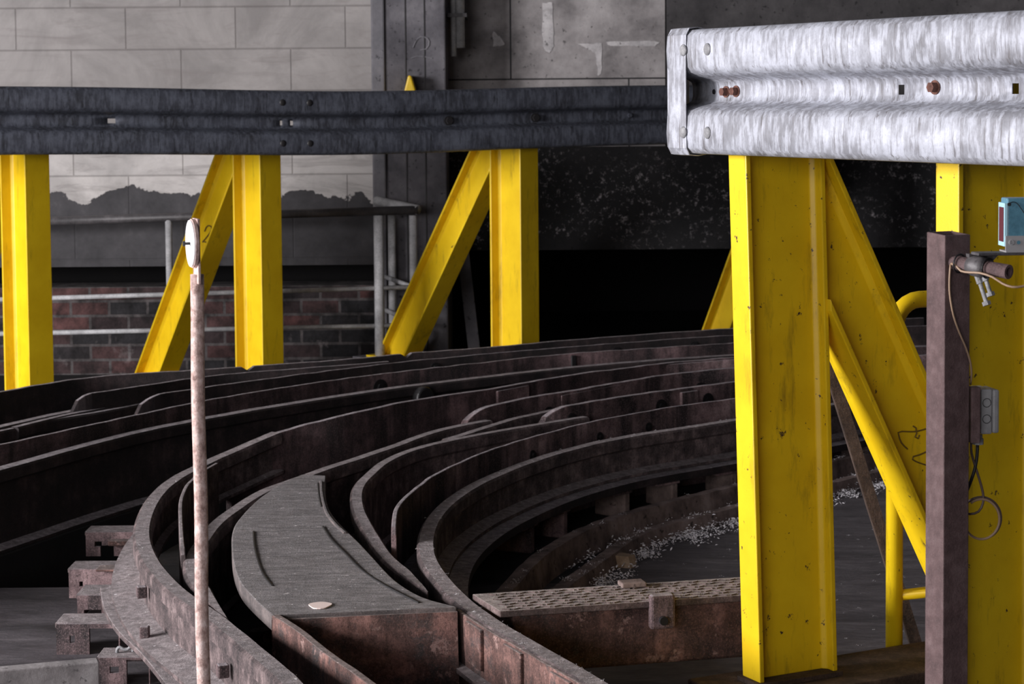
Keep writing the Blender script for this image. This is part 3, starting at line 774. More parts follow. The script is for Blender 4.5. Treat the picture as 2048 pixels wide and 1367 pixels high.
# end shoe: a flat wrap over both lobes at the end
bm = bmesh.new(); sh = .098; rows = []
prof = [(-.166, .02), (-.171, .05), (-.168, .078), (-.150, .0885), (-.06, .0895), (.06, .0895), (.150, .0885), (.168, .078), (.171, .05), (.166, .02)]
for s in (-.012, -.004, .02, .05, sh):
    f = .014 if s < 0 else 0
    rows.append([bm.verts.new(p0 + TNh * s + NN * (n - .086 - f) + V((0, 0, zz))) for zz, n in prof])
for i in range(len(rows) - 1):
    for j in range(len(prof) - 1): bm.faces.new((rows[i][j], rows[i][j + 1], rows[i + 1][j + 1], rows[i + 1][j]))
bm.faces.new([v for v in rows[0]])
mesh_obj('end_shoe', bm, galv, near, smooth=False, solid=.003, bevel=.002)
for (x, y) in ((1367, 100), (1367, 264), (1415, 98), (1415, 265)):
    bm = bmesh.new(); q = onplane(x, y, p0 + NN * (.004 if x < 1400 else .001), NN); dome(bm, q, NN, .0165, .007); mesh_obj('rivet', bm, steel_bolt, near, smooth=True)
for x, y, r in ((1453, 183, .0115), (1473, 182, .0115), (1871, 174, .0125)):
    bm = bmesh.new(); q = onplane(x, y, p0 - NN * .084, NN); hexbolt(bm, q, NN, r, .017); mesh_obj('bolt', bm, bolt_rust, near)
bm = bmesh.new(); q = onplane(1428, 183, p0 - NN * .083, NN); cyl(bm, q, q + NN * .001, .007, 12); mesh_obj('bolt_hole', bm, black_mat, near)

# far rail
q0 = at(0, 240, 9.70); q1 = at(1330, 228.5, 11.28); TF = q1 - q0; TF.z = 0; TFh = TF.normalized(); NF_ = V((TFh.y, -TFh.x, 0))
far = thing('guardrail', 'dark guardrail across the background on three yellow posts', 'guardrail', q0 + V((0, 0, -.165)))
def sF(x):
    q = onplane(x, 240, q0 - NF_ * .086, NF_); return (q - q0).dot(TFh)
st = -1.0; q00 = q0 + TFh * st; Ltot = TF.length + 1.0 + 1.6
zs = lambda s: (q1.z - q0.z) * (s - 1.0) / TF.length - .03 * math.exp(-((s - 1.0 - sF(700)) / 1.1) ** 2)
bm = wbeam(q00, TFh, NF_, Ltot, [(sF(223) - st, .04), (sF(562) - st, .014), (sF(583) - st, .016)], zs)
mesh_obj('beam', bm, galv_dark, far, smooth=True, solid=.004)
for x in (897, 1070, 1257):
    bm = bmesh.new(); s = sF(x); q = q0 + TFh * s - NF_ * .084 + V((0, 0, zs(s - st))); hexbolt(bm, q, NF_, .02 if x != 1257 else .013, .02); mesh_obj('bolt', bm, black_mat if x != 1257 else galv_dark, far)
for x in (555, 609):
    for dz in (-.105, .105):
        bm = bmesh.new(); s = sF(x); q = q0 + TFh * s + V((0, 0, dz + zs(s - st))); dome(bm, q, NF_, .018, .006); mesh_obj('rivet', bm, black_mat, far, smooth=True)

# ------------------------------------------------------------------ yellow posts
def isect(bm, A, B, ux, uy, d, w, tf=.014, tw=.009, trimA=None, trimB=None):
    """I-section from A to B ; ux = depth axis (web), uy = flange width axis"""
    hx, hw, t2 = d / 2, w / 2, tw / 2
    pr = [(hx, -hw), (hx, hw), (hx - tf, hw), (hx - tf, t2 + .012), (hx - tf - .012, t2), (-hx + tf + .012, t2), (-hx + tf, t2 + .012), (-hx + tf, hw), (-hx, hw), (-hx, -hw),
          (-hx + tf, -hw), (-hx + tf, -t2 - .012), (-hx + tf + .012, -t2), (hx - tf - .012, -t2), (hx - tf, -t2 - .012), (hx - tf, -hw)]
    def pt(base, dirn, plane, a, b):
        q = base + ux * a + uy * b
        if plane:
            p, n = plane; k = (p - q).dot(n) / dirn.dot(n); q = q + dirn * k
        return q
    dr = (B - A).normalized()
    va = [bm.verts.new(pt(A, dr, trimA, a, b)) for a, b in pr]; vb = [bm.verts.new(pt(B, dr, trimB, a, b)) for a, b in pr]
    n = len(pr)
    for i in range(n): bm.faces.new((va[i], va[(i + 1) % n], vb[(i + 1) % n], vb[i]))
    bm.faces.new(va[::-1]); bm.faces.new(vb)
def guard_post(front, T, Nf, zbase, ztop, label, d=.24, w=.115, brace_top=None, brace_foot=None, lean=0, mat=None, bd=.2, tf=.014, bw=None):
    """front: point at the middle of the front flange's outer face, on the ground plan"""
    mat = mat or yellow
    c = V((front.x, front.y, 0)) - Nf * (d / 2)
    r = thing('guard_post', label, 'post', (c.x, c.y, zbase), 'yellow guardrail posts')
    Z = V((0, 0, 1)); top = c + V((0, 0, ztop)); ldir = RT.copy(); ldir.z = 0
    top = top - ldir * lean * (ztop - zbase)
    bm = bmesh.new(); isect(bm, c + V((0, 0, zbase + .012)), top, -Nf, T, d, w, tf); mesh_obj('upright', bm, mat, r, bevel=.003)
    bm = bmesh.new(); obox(bm, c + V((0, 0, zbase + .006)), T, Nf, Z, w + .02, d + .02, .012); mesh_obj('base_plate', bm, strut_mat, r)
    if brace_top is not None:
        back = c - Nf * (d / 2); bt = back + V((0, 0, brace_top)) - ldir * lean * (brace_top - zbase); bf = back - Nf * brace_foot + V((0, 0, zbase + .012))
        dr = (bf - bt).normalized(); ux = T.cross(dr).normalized()
        bm = bmesh.new(); isect(bm, bt, bf, ux, T, bd, bw or w, tf, trimA=(back - ldir * lean * (brace_top - zbase) * 1.0, Nf), trimB=(bf, Z)); 
        br = mesh_obj('brace', bm, mat, r, bevel=.003)
        bm = bmesh.new(); obox(bm, bf - V((0, 0, .006)), T, Nf, Z, w + .08, bd * 1.7, .012); mesh_obj('brace_foot', bm, mat, r)
        return r, (bt, bf, ux, dr, br)
    return r, None
ZF = .13          # far ledge
th = math.radians(44); TfP = V((math.cos(th), math.sin(th), 0)); NfP = V((math.sin(th), -math.cos(th), 0))
def far_post(xm, Yd, label, brace=True, bl=.88, zb=None):
    fp = at(xm, 400, Yd); zt = EYE + .05
    return guard_post(V((fp.x, fp.y, 0)), TfP, NfP, zb or ZF, zt, label, .25, .14, 1.50 if brace else None, bl if brace else None, bd=.2, tf=.013)
far_post(76, 10.05, 'yellow guardrail post at the left edge of photo, sooty right face')
_, fb2 = far_post(542, 10.7, 'yellow braced post behind the pole with 2 written on its brace')
far3, fb3 = far_post(1059, 11.12, 'yellow braced post left of the black opening, brace foot plate showing', zb=.19)
for (q_, w_) in ((V((at(1059, 400, 11.12).x, 11.12, 0)) - NfP * .125, .36), (V((at(1059, 400, 11.12).x, 11.12, 0)) - NfP * (.25 + .88), .5)):
    bm = bmesh.new(); obox(bm, V((q_.x, q_.y, (ZF + .19) / 2)), TfP, NfP, V((0, 0, 1)), .30, w_, .19 - ZF); o = mesh_obj('footing', bm, conc_col); attach(o, far3)
far_post(1652, 12.02, 'far yellow post mostly hidden, brace tip showing left of near post', True, .62)

# handwritten marks on the braces
def mark_on(br, p, n, px, r, parent, name='chalk_mark'):
    P = [onplane(x, y, p, n) for x, y in px]; bm = bmesh.new(); tube(bm, catmull(P, .01), r, 6); return mesh_obj(name, bm, chalk, parent)
def web_plane(fb, T, w_half):                    # camera side face of the web
    bt, bf, ux, dr, br = fb
    nn = dr.cross(ux).normalized(); nn = nn if nn.dot(CAM - bt) > 0 else -nn
    return bt + nn * w_half, nn
p_, n_w = web_plane(fb2, TfP, .0095)
mark_on(fb2[4], p_, n_w, [(409, 462), (413, 453), (419, 450), (423, 455), (420, 464), (412, 475), (405, 483)], .0034, fb2[4])
mark_on(fb2[4], p_, n_w, [(405, 483), (411, 483), (414, 486)], .0034, fb2[4])
p_, n_w = web_plane(fb3, TfP, .0095)
mark_on(fb3[4], p_, n_w, [(903, 494), (908, 490), (912, 495), (908, 503), (902, 508)], .0034, fb3[4])
for xx, yy, rr in ((922, 472, .011),):
    q = onplane(xx, yy, p_, n_w); bm = bmesh.new(); cyl(bm, q - n_w * .001, q + n_w * .001, rr, 14); mesh_obj('drill_hole', bm, black_mat, fb3[4])

# near posts
ph = math.radians(27); TnP = V((math.sin(ph), -math.cos(ph), 0)); NnP = V((-math.cos(ph), -math.sin(ph), 0))
ZN = .11
def near_post(xl, yl, Yd, label, lean, bt=None, bf=None):
    """xl: photo column of the outer flange's far (left) edge at its foot"""
    fp = at(xl, yl, Yd); fp = V((fp.x, fp.y, 0)) + TnP * .0425
    return guard_post(fp, TnP, NnP, ZN, EYE + .06, label, .255, .085, bt, bf, lean, yellow_worn, bd=.20, tf=.015, bw=.12)
near_post_1, nb1 = near_post(1485, 1355, 5.36, 'wide worn yellow post in right foreground with a broad brace leaning right', .026, 1.33, .60)
near_post_2, nb2 = near_post(1871, 1355, 4.76, 'yellow post at the right edge of photo behind the rusty square post', .004)
p_, n_w = web_plane(nb1, TnP, .0062)
for px in ([(1858, 855), (1830, 862), (1800, 862), (1797, 868), (1803, 885), (1815, 897)], [(1826, 851), (1832, 855), (1833, 866), (1830, 873), (1836, 876), (1839, 869)], [(1858, 900), (1840, 908), (1823, 914), (1832, 922), (1858, 931)]):
    mark_on(nb1[4], p_, n_w, px, .0022, nb1[4])

# ledges / base beams for the near posts
bm = bmesh.new()
c1 = near_post_1.location.copy(); dback = -NnP
obox(bm, V((c1.x, c1.y, ZN / 2)) + dback * .55, dback, TnP, V((0, 0, 1)), 1.6, .26, ZN - .002)
o = mesh_obj('base_beam', bm, strut_mat, bevel=.006); recenter(o); tag(o, 'low steel base beam under the near yellow post, at the bottom edge', 'beam')
bm = bmesh.new(); c2 = near_post_2.location
obox(bm, V((c2.x, c2.y, ZN / 2)) + dback * .2, dback, TnP, V((0, 0, 1)), .8, .26, ZN - .002)
o = mesh_obj('base_beam', bm, strut_mat, bevel=.006); recenter(o); tag(o, 'low steel base beam under the right edge yellow post', 'beam')

# rusty diagonal strut behind the near post
a_, b_ = at(1632, 640, 5.86), at(1856, 1362, 5.86); d = (b_ - a_).normalized(); side = V((0, 1, 0)); wv = d.cross(side).normalized()
b_ = a_ + d * ((.02 - a_.z) / d.z)
bm = bmesh.new(); obox(bm, (a_ + b_) / 2, d, wv, side, (b_ - a_).length, .034, .008); obox(bm, (a_ + b_) / 2 - wv * .015 + side * .018, d, wv, side, (b_ - a_).length, .006, .034)
o = mesh_obj('angle_strut', bm, strut_mat); recenter(o); tag(o, 'thin brown angle iron strut slanting behind the near yellow brace', 'strut')

# yellow tubular railing behind
tr_ = thing('tube_railing', 'yellow tubular railing with bent corner behind the near yellow brace', 'railing', (0, 0, 0))
Yp = 5.74
f0 = at(1788, 1340, Yp); ZT = .06; topz = at(1800, 600, Yp).z; fx = f0.x
tr_.location = (fx, Yp, ZT)
rp = .0245
bm = bmesh.new(); arc = [V((fx, Yp, ZT)), V((fx, Yp, topz - .08))]
dirR = V((.93, .36, 0)).normalized()
for k in range(1, 7):
    t = k / 6 * math.pi / 2; arc.append(V((fx, Yp, topz - .08)) + dirR * (.08 * (1 - math.cos(t))) + V((0, 0, .08 * math.sin(t))))
arc.append(arc[-1] + dirR * .9); tube(bm, arc, rp, 18); mesh_obj('bent_tube', bm, yellow_worn, tr_, smooth=True)
bm = bmesh.new(); mz = at(1810, 1190, Yp).z; cyl(bm, V((fx, Yp, mz)), V((fx, Yp, mz)) + dirR * .98, .016, 14); mesh_obj('mid_rail', bm, yellow_worn, tr_, smooth=True)
bm = bmesh.new(); e = V((fx, Yp, ZT)) + dirR * .98; cyl(bm, e, e + V((0, 0, topz - ZT)), rp, 16); mesh_obj('end_upright', bm, yellow_worn, tr_, smooth=True)
bm = bmesh.new(); obox(bm, V((fx, Yp, ZT / 2)) + dirR * .5, dirR, V((-dirR.y, dirR.x, 0)), V((0, 0, 1)), 1.3, .10, ZT - .002); mesh_obj('sill', bm, strut_mat, tr_)

# ------------------------------------------------------------------ reflector pole
Yq = 3.72
top = at(393, 548, Yq); xq = top.x
pole = thing('reflector_pole', 'rusty pinkish pipe pole with round white reflector at its top', 'pole', (xq, Yq, 0))
bm = bmesh.new(); P = [V((xq + .0012 * math.sin(k * 1.3), Yq, top.z * k / 16)) for k in range(17)]
tube(bm, P, .0128, 20); mesh_obj('pipe', bm, rust_pole, pole, smooth=True)
bm = bmesh.new(); cyl(bm, V((xq, Yq, 0)), V((xq, Yq, .01)), .06, 24); mesh_obj('foot', bm, rust_pole, pole)
ang = math.radians(70); dn = V((-math.sin(ang), -math.cos(ang), 0)); dt = V((math.cos(ang), -math.sin(ang), 0))
dc = at(389, 486, Yq - .004)
zt, zb2 = at(393, 436, Yq).z, at(395, 566, Yq).z
bm = bmesh.new(); cpl = V((xq + .001, Yq, (zt + zb2) / 2)); obox(bm, cpl, dt, dn, V((0, 0, 1)), .048, .005, zt - zb2); mesh_obj('flat_plate', bm, rust_pole, pole, bevel=.001)
dc = V((xq, Yq, dc.z)) + dn * .0045
def disc_mesh(r, h, off):
    bm = bmesh.new(); cyl(bm, dc + dn * off, dc + dn * (off + h), r, 40); return bm
dsk = mesh_obj('backing_disc', disc_mesh(.0455, .006, -.002), rust_pole, pole)
d2 = mesh_obj('reflector', disc_mesh(.0435, .003, .004), white_reflector, pole)
bm = bmesh.new(); cyl(bm, dc + dn * .007, dc + dn * .018, .0028, 10); cyl(bm, dc + dn * .016, dc + dn * .02, .005, 10); mesh_obj('pin', bm, black_mat, d2)

# ------------------------------------------------------------------ rusty square post with its fittings
Ys = 4.0
pa = math.radians(24); ft = V((math.sin(pa), -math.cos(pa), 0)); fn = V((-math.cos(pa), -math.sin(pa), 0))   # ft: towards viewer, fn: to the left
corner = at(1888, 900, Ys); cx = V((corner.x, corner.y, 0))       # near left corner
ws = .062; wl = .062
topz = at(1890, 466, Ys).z
sp_ = thing('square_post', 'brown rusty square steel post in front of the right edge yellow post', 'post', (cx.x + .03, cx.y + .03, 0))
bm = bmesh.new(); A0 = cx; A1 = cx - fn * ws; A2 = A1 - ft * wl; A3 = cx - ft * wl
ti = .006
outer = [A0, A1, A2, A3]; cc = (A0 + A2) / 2; inner = [cc + (p - cc) * (1 - 2 * ti / ws) for p in outer]
zt_ = [topz - .004, topz - .004, topz, topz]
vo0 = [bm.verts.new(p) for p in outer]; vo1 = [bm.verts.new(p + V((0, 0, z))) for p, z in zip(outer, zt_)]
vi1 = [bm.verts.new(p + V((0, 0, z))) for p, z in zip(inner, zt_)]; vi0 = [bm.verts.new(p + V((0, 0, topz - .3))) for p in inner]
for i in range(4):
    j = (i + 1) % 4
    bm.faces.new((vo0[i], vo0[j], vo1[j], vo1[i])); bm.faces.new((vo1[i], vo1[j], vi1[j], vi1[i])); bm.faces.new((vi1[i], vi1[j], vi0[j], vi0[i]))
bm.faces.new(vi0); bm.faces.new(vo0[::-1])
mesh_obj('tube_section', bm, rust_post, sp_, bevel=.002)
bm = bmesh.new(); obox(bm, V((cc.x, cc.y, .006)), fn, ft, V((0, 0, 1)), .16, .16, .012); mesh_obj('base_plate', bm, rust_post, sp_)
# arm pipe
fp = A0.lerp(A1, .25)
a0 = onplane(1908, 524, A0, ft); armd = (at(2018, 543, a0.y - .10) - a0)
arm_e = a0 + armd; ad = armd.normalized()
bm = bmesh.new(); tube(bm, [a0 - ad * .01, a0.lerp(arm_e, .5), arm_e], .0145, 20, inner=.0088); arm = mesh_obj('arm_pipe', bm, rust_post, sp_, smooth=False)
# clamp on the arm
cl_t = thing('clamp_bracket', 'grey cast clamp with set bolts gripping the pipe arm of square post', 'clamp', a0 + ad * (armd.length * .44))
cm0, cm1 = a0 + ad * (armd.length * .28), a0 + ad * (armd.length * .60)
bm = bmesh.new(); tube(bm, [cm0, cm0 + ad * .012, cm1 - ad * .01, cm1], [.0165, .0205, .0215, .018], 20); mesh_obj('sleeve', bm, dark_pipe, cl_t, smooth=True)
Up = V((0, 0, 1)); lat = ad.cross(Up).normalized()
bm = bmesh.new(); pz = at(2000, 506, cm1.y).z
pc = V((cm1.x, cm1.y, pz)); flat = V((1, .1, 0)).normalized(); fl2 = V((-.1, 1, 0)).normalized()
obox(bm, pc + flat * .075, flat, fl2, Up, .20, .045, .006); shelf = mesh_obj('shelf_plate', bm, dark_pipe, cl_t, bevel=.002)
bm = bmesh.new(); mid = (cm0 + cm1) / 2; prism(bm, [mid - ad * .02 + V((0, 0, .01)), mid + ad * .03 + V((0, 0, .01)), V((mid.x, mid.y, pz - .002)) + flat * .045, V((mid.x, mid.y, pz - .002)) - flat * .018], fl2 * .02); mesh_obj('gusset', bm, dark_pipe, cl_t)
bd_ = V((.28, -.25, -1)).normalized()
for k, ln in ((.30, .062), (.72, .04)):
    s0 = cm0.lerp(cm1, k); bm = bmesh.new(); cyl(bm, s0 + bd_ * .012, s0 + bd_ * (.012 + ln * .4), .0065, 10); cyl(bm, s0 + bd_ * .02, s0 + bd_ * (.012 + ln), .0042, 10); tube(bm, [s0 + bd_ * (.012 + ln), s0 + bd_ * (.020 + ln)], .0085, 6); mesh_obj('set_bolt', bm, steel_bolt, cl_t)
# zip ties on the arm
for k, lab in ((.10, 'black cable tie around the pipe arm close to square post'), (.62, 'black cable tie around the pipe arm beside the clamp')):
    s0 = a0 + ad * armd.length * k; bm = bmesh.new(); R = .0185 if k < .5 else .0195; u_, v_ = frame_of(ad)
    tube(bm, [s0 + (u_ * math.cos(t) + v_ * math.sin(t)) * R for t in [2 * math.pi * q / 24 for q in range(25)]], .0018, 6)
    o = mesh_obj('cable_tie', bm, black_mat); recenter(o); tag(o, lab, 'cable tie')
# blue sensor
sx0 = at(2006, 500, cm1.y - .005)
sen = thing('photo_sensor', 'small blue sensor box with red lens standing on the clamp shelf', 'sensor', (sx0.x + .03, cm1.y, pz + .003))
sf = V((1, .02, 0)).normalized(); sn = V((.02, -1, 0)).normalized()           # front face runs right, faces viewer
lx, zb_s, zt_s = at(2015, 475, cm1.y - .02), at(2012, 476, cm1.y).z, at(2012, 395, cm1.y).z
fc = V((lx.x, cm1.y - .015, 0)); depth = .05
back = V((.0, 1, 0)).normalized()
bm = bmesh.new(); W_ = .075
hexa(bm, [fc + V((0, 0, zb_s)), fc + sf * W_ + V((0, 0, zb_s)), fc + sf * W_ + back * depth + V((0, 0, zb_s)), fc + back * depth + V((0, 0, zb_s)), fc + V((0, 0, zt_s)), fc + sf * W_ + V((0, 0, zt_s)), fc + sf * W_ + back * depth + V((0, 0, zt_s)), fc + back * depth + V((0, 0, zt_s))])
mesh_obj('housing', bm, blue_mat, sen, bevel=.003)
nl = V((-back.y, back.x, 0)).normalized(); nl = nl if nl.x < 0 else -nl
zf0, zf1 = at(2010, 491, cm1.y).z, at(2010, 405, cm1.y).z
bm = bmesh.new(); obox(bm, fc + back * (depth * .5) + nl * .002 + V((0, 0, (zf0 + zf1) / 2)), back, nl, Up, depth * 1.02, .005, zf1 - zf0); fr = mesh_obj('lens_frame', bm, paleblue, sen)
bm = bmesh.new(); obox(bm, fc + back * (depth * .5) + nl * .0045 + V((0, 0, (zf0 + zf1) / 2)), back, nl, Up, depth * .72, .002, (zf1 - zf0) * .80); mesh_obj('lens', bm, lens_red, fr)
bm = bmesh.new(); obox(bm, fc + sf * (W_ / 2) - V((0, .001, 0)) + V((0, 0, (pz + .004 + zb_s + .006) / 2)), sf, sn, Up, W_ + .006, .004, zb_s + .006 - pz - .004)
obox(bm, fc + sf * (W_ / 2) + back * .02 + V((0, 0, pz + .0045)), sf, sn, Up, W_ + .006, .05, .003)
bk = mesh_obj('mount', bm, alu, sen)
q = onplane(2023, 484, fc - V((0, .003, 0)), sn); bm = bmesh.new(); cyl(bm, q, q + sn * .003, .0052, 14); mesh_obj('screw', bm, steel_bolt, sen)
bm = bmesh.new(); q2 = onplane(2037, 484, fc - V((0, .003, 0)), sn); cyl(bm, q2, q2 + sn * .001, .0036, 14); mesh_obj('slot', bm, blue_mat, sen)
bm = bmesh.new(); q3 = onplane(2018, 408, fc, sn); cyl(bm, q3, q3 + sn * .002, .0035, 12); mesh_obj('knob', bm, black_mat, sen)
bm = bmesh.new(); tube(bm, catmull([onplane(x, y, fc + sn * .0015, sn) for x, y in ((2018, 406), (2026, 403), (2034, 406), (2042, 416), (2050, 428))], .004), .0009, 6); mesh_obj('lead', bm, black_mat, sen)

# cables
def cable(px, r, mat, name, label, cat='cable'):
    P = catmull([at(x, y, Y) for x, y, Y in px], .006); bm = bmesh.new(); tube(bm, P, r, 8); o = mesh_obj(name, bm, mat, smooth=True); recenter(o); tag(o, label, cat); return o
yf = lambda x: onplane(x, 600, A0, ft).y - .006
arm_y = lambda x: a0.y + (arm_e.y - a0.y) * (x - 1908) / 110 - .016
cable([(1902, 526, yf(1902) - .004), (1912, 530, arm_y(1912)), (1922, 541, arm_y(1922) - .004), (1940, 544, arm_y(1940) - .006), (1960, 545, arm_y(1960) - .008), (1985, 553, arm_y(1985) - .006), (2005, 566, arm_y(2005)), (2025, 573, arm_y(2020)), (2050, 571, arm_y(2020)), (2090, 560, arm_y(2020))], .0024, cable_tan, 'sensor_cable', 'tan cable tied under the pipe arm and hanging out to the right')
cable([(1901, 528, yf(1901) - .002), (1899, 560, yf(1899)), (1900, 590, yf(1900)), (1907, 630, yf(1907)), (1919, 665, yf(1919)), (1932, 695, yf(1932)), (1941, 725, yf(1941) + .002), (1943, 748, yf(1943) + .01), (1941, 768, yf(1941) + .02)], .0021, cable_tan, 'sensor_cable', 'tan cable hanging down the face of the square post to junction box')
# junction box on the post's right side
jb = thing('junction_box', 'grey plastic junction box fixed to right side of the square post', 'junction box', at(1960, 868, 4.05))
Yj = A1.y + .015
bm = bmesh.new(); j0, j1 = at(1953, 866, Yj + .02), at(1992, 776, Yj + .02)
jx = V((.985, .17, 0)); jy = V((-.17, .985, 0))
jc = V(((j0.x + j1.x) / 2, Yj + .04, (j0.z + j1.z) / 2)); jw = (j1.x - j0.x); jh = j1.z - j0.z
obox(bm, jc - jx * (jw * .17), jx, jy, Up, jw * .62, .06, jh); base = mesh_obj('base', bm, box_grey, jb, bevel=.003)
bm = bmesh.new(); obox(bm, jc + jx * (jw * .34), jx, jy, Up, jw * .36, .062, jh * .97); mesh_obj('lid', bm, box_grey, jb, bevel=.004)
for zz in (.2, -.16):
    bm = bmesh.new(); c_ = jc - jx * (jw * .17) - jy * .030 + V((0, 0, zz * jh)); u_, v_ = jx, Up
    tube(bm, [c_ + (u_ * math.cos(t) + v_ * math.sin(t)) * .0088 for t in [2 * math.pi * q / 20 for q in range(21)]], .0008, 6); mesh_obj('knockout_ring', bm, black_mat, base)
bm = bmesh.new(); b0, b1 = at(1938, 884, Yj), at(1958, 772, Yj)
obox(bm, V(((b0.x + b1.x) / 2, Yj, (b0.z + b1.z) / 2)), jx, jy, Up, b1.x - b0.x, .022, b1.z - b0.z); mesh_obj('mounting_plate', bm, rust_post, jb, bevel=.002)
bm = bmesh.new(); g0 = at(1956, 868, Yj + .03); cyl(bm, g0, g0 - V((0, 0, .010)), .009, 14); tube(bm, [g0 - V((0, 0, .008)), g0 - V((0, 0, .020))], .0115, 8); mesh_obj('gland', bm, box_grey, jb)
Yk = Yj + .03
cable([(1955, 888, Yk), (1954, 910, Yk), (1950, 935, Yk), (1942, 960, Yk), (1934, 980, Yk + .02), (1922, 1000, Yk + .05)], .0035, black_mat, 'power_cable', 'thick black cable leaving the junction box gland and passing behind square post')
cable([(1942, 884, Yk), (1943, 905, Yk), (1950, 930, Yk), (1958, 955, Yk), (1966, 985, Yk), (1966, 1005, Yk), (1957, 1022, Yk), (1940, 1027, Yk), (1925, 1024, Yk + .02)], .0026, cable_brown, 'power_cable', 'thin brown cable dropping below the junction box in a hook')
loop = []
for k in range(30):
    t = -2.2 + k / 29 * 4.9; loop.append((1963 + 36 * math.cos(t) , 1037 + 40 * math.sin(t), Yk - .004 + .0006 * k))
cable(loop, .0027, cable_tan, 'coiled_cable', 'coiled tan cable loop hanging beside the square post')
loop = [(1930, 1006, Yk + .02)] + [(1962 + 40 * math.cos(t), 1035 + 42 * math.sin(t), Yk + .008) for t in [-2.0 + k / 20 * 3.0 for k in range(21)]]
cable(loop, .0026, cable_brown, 'coiled_cable', 'brown cable loop behind the tan coil beside the square post')

# ------------------------------------------------------------------ the building behind
YW = 12.25
YC = 12.22
def zpx(y, Y, x=700): return at(x, y, Y).z
xc0, xc1 = at(745, 300, YC).x, at(893, 300, YC).x
z_ov = zpx(531, YW, 400)
bm = bmesh.new(); box(bm, -9, xc0 + .06, YW, YW + .5, z_ov, 6.0); struct(mesh_obj('wall_back', bm, plaster), 'painted block wall above the brickwork, peeling along its lower edge', 'wall')
bm = bmesh.new(); box(bm, -9, xc0 + .2, YW + .45, YW + .8, 0, zpx(572, YW + .45, 400)); struct(mesh_obj('wall_back_lower', bm, brick), 'sooty red brick wall below the concrete overhang', 'wall')
bm = bmesh.new(); box(bm, -9, xc0 + .2, YW + 1.7, YW + 1.8, 0, 3); struct(mesh_obj('back_shade_panel', bm, conc_black), 'black panel standing in for shade behind the gap above the brickwork', 'wall')
# column
col = thing('column', 'dark concrete column with pale left edge between the two walls', 'column', ((xc0 + xc1) / 2, YC, 0))
xs = at(771, 300, YC).x
bm = bmesh.new(); box(bm, xs, xc1, YC, YC + .9, 0, 6.0); mesh_obj('shaft', bm, conc_col, col, bevel=.01)
bm = bmesh.new(); box(bm, xc0, xs + .002, YC - .02, YC + .5, 0, 6.0); mesh_obj('pale_edge', bm, conc_light, col, bevel=.01)
# a lining board seam on the shaft
for x in (812, 850):
    xx = at(x, 300, YC).x; bm = bmesh.new(); box(bm, xx, xx + .006, YC - .006, YC + .01, 0, 6); mesh_obj('seam', bm, black_mat, col)
# right hand wall with opening
YR = 12.75
z_o = zpx(497, YR, 1300); z_s = zpx(293, YR, 1200)
xse = at(1332, 100, YR).x
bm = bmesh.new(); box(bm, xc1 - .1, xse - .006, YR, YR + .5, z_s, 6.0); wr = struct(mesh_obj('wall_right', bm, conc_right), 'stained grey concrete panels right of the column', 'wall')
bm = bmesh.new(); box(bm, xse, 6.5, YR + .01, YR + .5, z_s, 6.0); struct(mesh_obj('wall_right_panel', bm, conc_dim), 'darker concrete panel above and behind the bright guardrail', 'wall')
for px in ([(1086, 6), (1105, 4), (1106, 60), (1108, 92), (1100, 106), (1088, 100), (1084, 60)], [(986, 62), (1000, 72), (1010, 90), (986, 92)], [(1156, 88), (1204, 86), (1203, 146), (1196, 150), (1192, 110), (1178, 98)], [(1210, 84), (1300, 80), (1320, 84), (1310, 92), (1220, 92)]):
    P_ = []
    for k in range(len(px)):
        (xa, ya), (xb, yb) = px[k], px[(k + 1) % len(px)]
        for q in range(5): P_.append(at(xa + (xb - xa) * q / 5 + random.uniform(-1.5, 1.5), ya + (yb - ya) * q / 5 + random.uniform(-1.5, 1.5), YR - .001))
    bm = bmesh.new(); prism(bm, P_, V((0, -.003, 0))); mesh_obj('whitewash_patch', bm, wash_mat, wr)
bm = bmesh.new(); box(bm, xc1 - .1, 6.5, YR - .03, YR + .5, z_o, z_s + .002); struct(mesh_obj('wall_right_lintel', bm, conc_soot), 'soot black lintel with pale flecks over the dark opening', 'wall')
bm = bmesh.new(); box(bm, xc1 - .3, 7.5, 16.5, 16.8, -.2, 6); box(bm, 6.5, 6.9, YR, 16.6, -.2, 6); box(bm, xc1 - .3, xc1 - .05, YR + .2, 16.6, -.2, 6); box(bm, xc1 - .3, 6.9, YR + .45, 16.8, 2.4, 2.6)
struct(mesh_obj('opening_shade_lining', bm, conc_black), 'black lining standing in for shade in the opening under the lintel', 'wall')
# conduits
cz = zpx(112, 12.4, 910); cz2 = zpx(95, 12.4, 920)
cg = thing('conduit', 'pair of vertical grey conduit pipes running down right of the column top', 'conduit', (at(908, 100, 12.7).x, 12.7, cz))
for x, z0, r in ((907, cz, .017), (921, cz2, .027)):
    p = at(x, 60, 12.4); bm = bmesh.new(); cyl(bm, V((p.x, 12.4, z0)), V((p.x, 12.4, 6)), r, 14); mesh_obj('pipe', bm, grey_pipe, cg, smooth=True)
bm = bmesh.new(); p = at(914, 30, 12.4); box(bm, p.x - .06, p.x + .06, 12.37, 12.76, p.z - .012, p.z + .012); mesh_obj('strap', bm, dark_pipe, cg)
# painted mark on the column
bm = bmesh.new(); pm = [at(x, y, YC - .002) for x, y in ((826, 150 - 55), (833, 80), (842, 73), (855, 76), (859, 86), (853, 97), (840, 100))]
tube(bm, catmull(pm, .02), .005, 6); tube(bm, catmull([at(x, y, YC - .002) for x, y in ((822, 116), (835, 112), (850, 113), (865, 116))], .02), .004, 6)
mesh_obj('paint_scrawl', bm, conc_light, col)
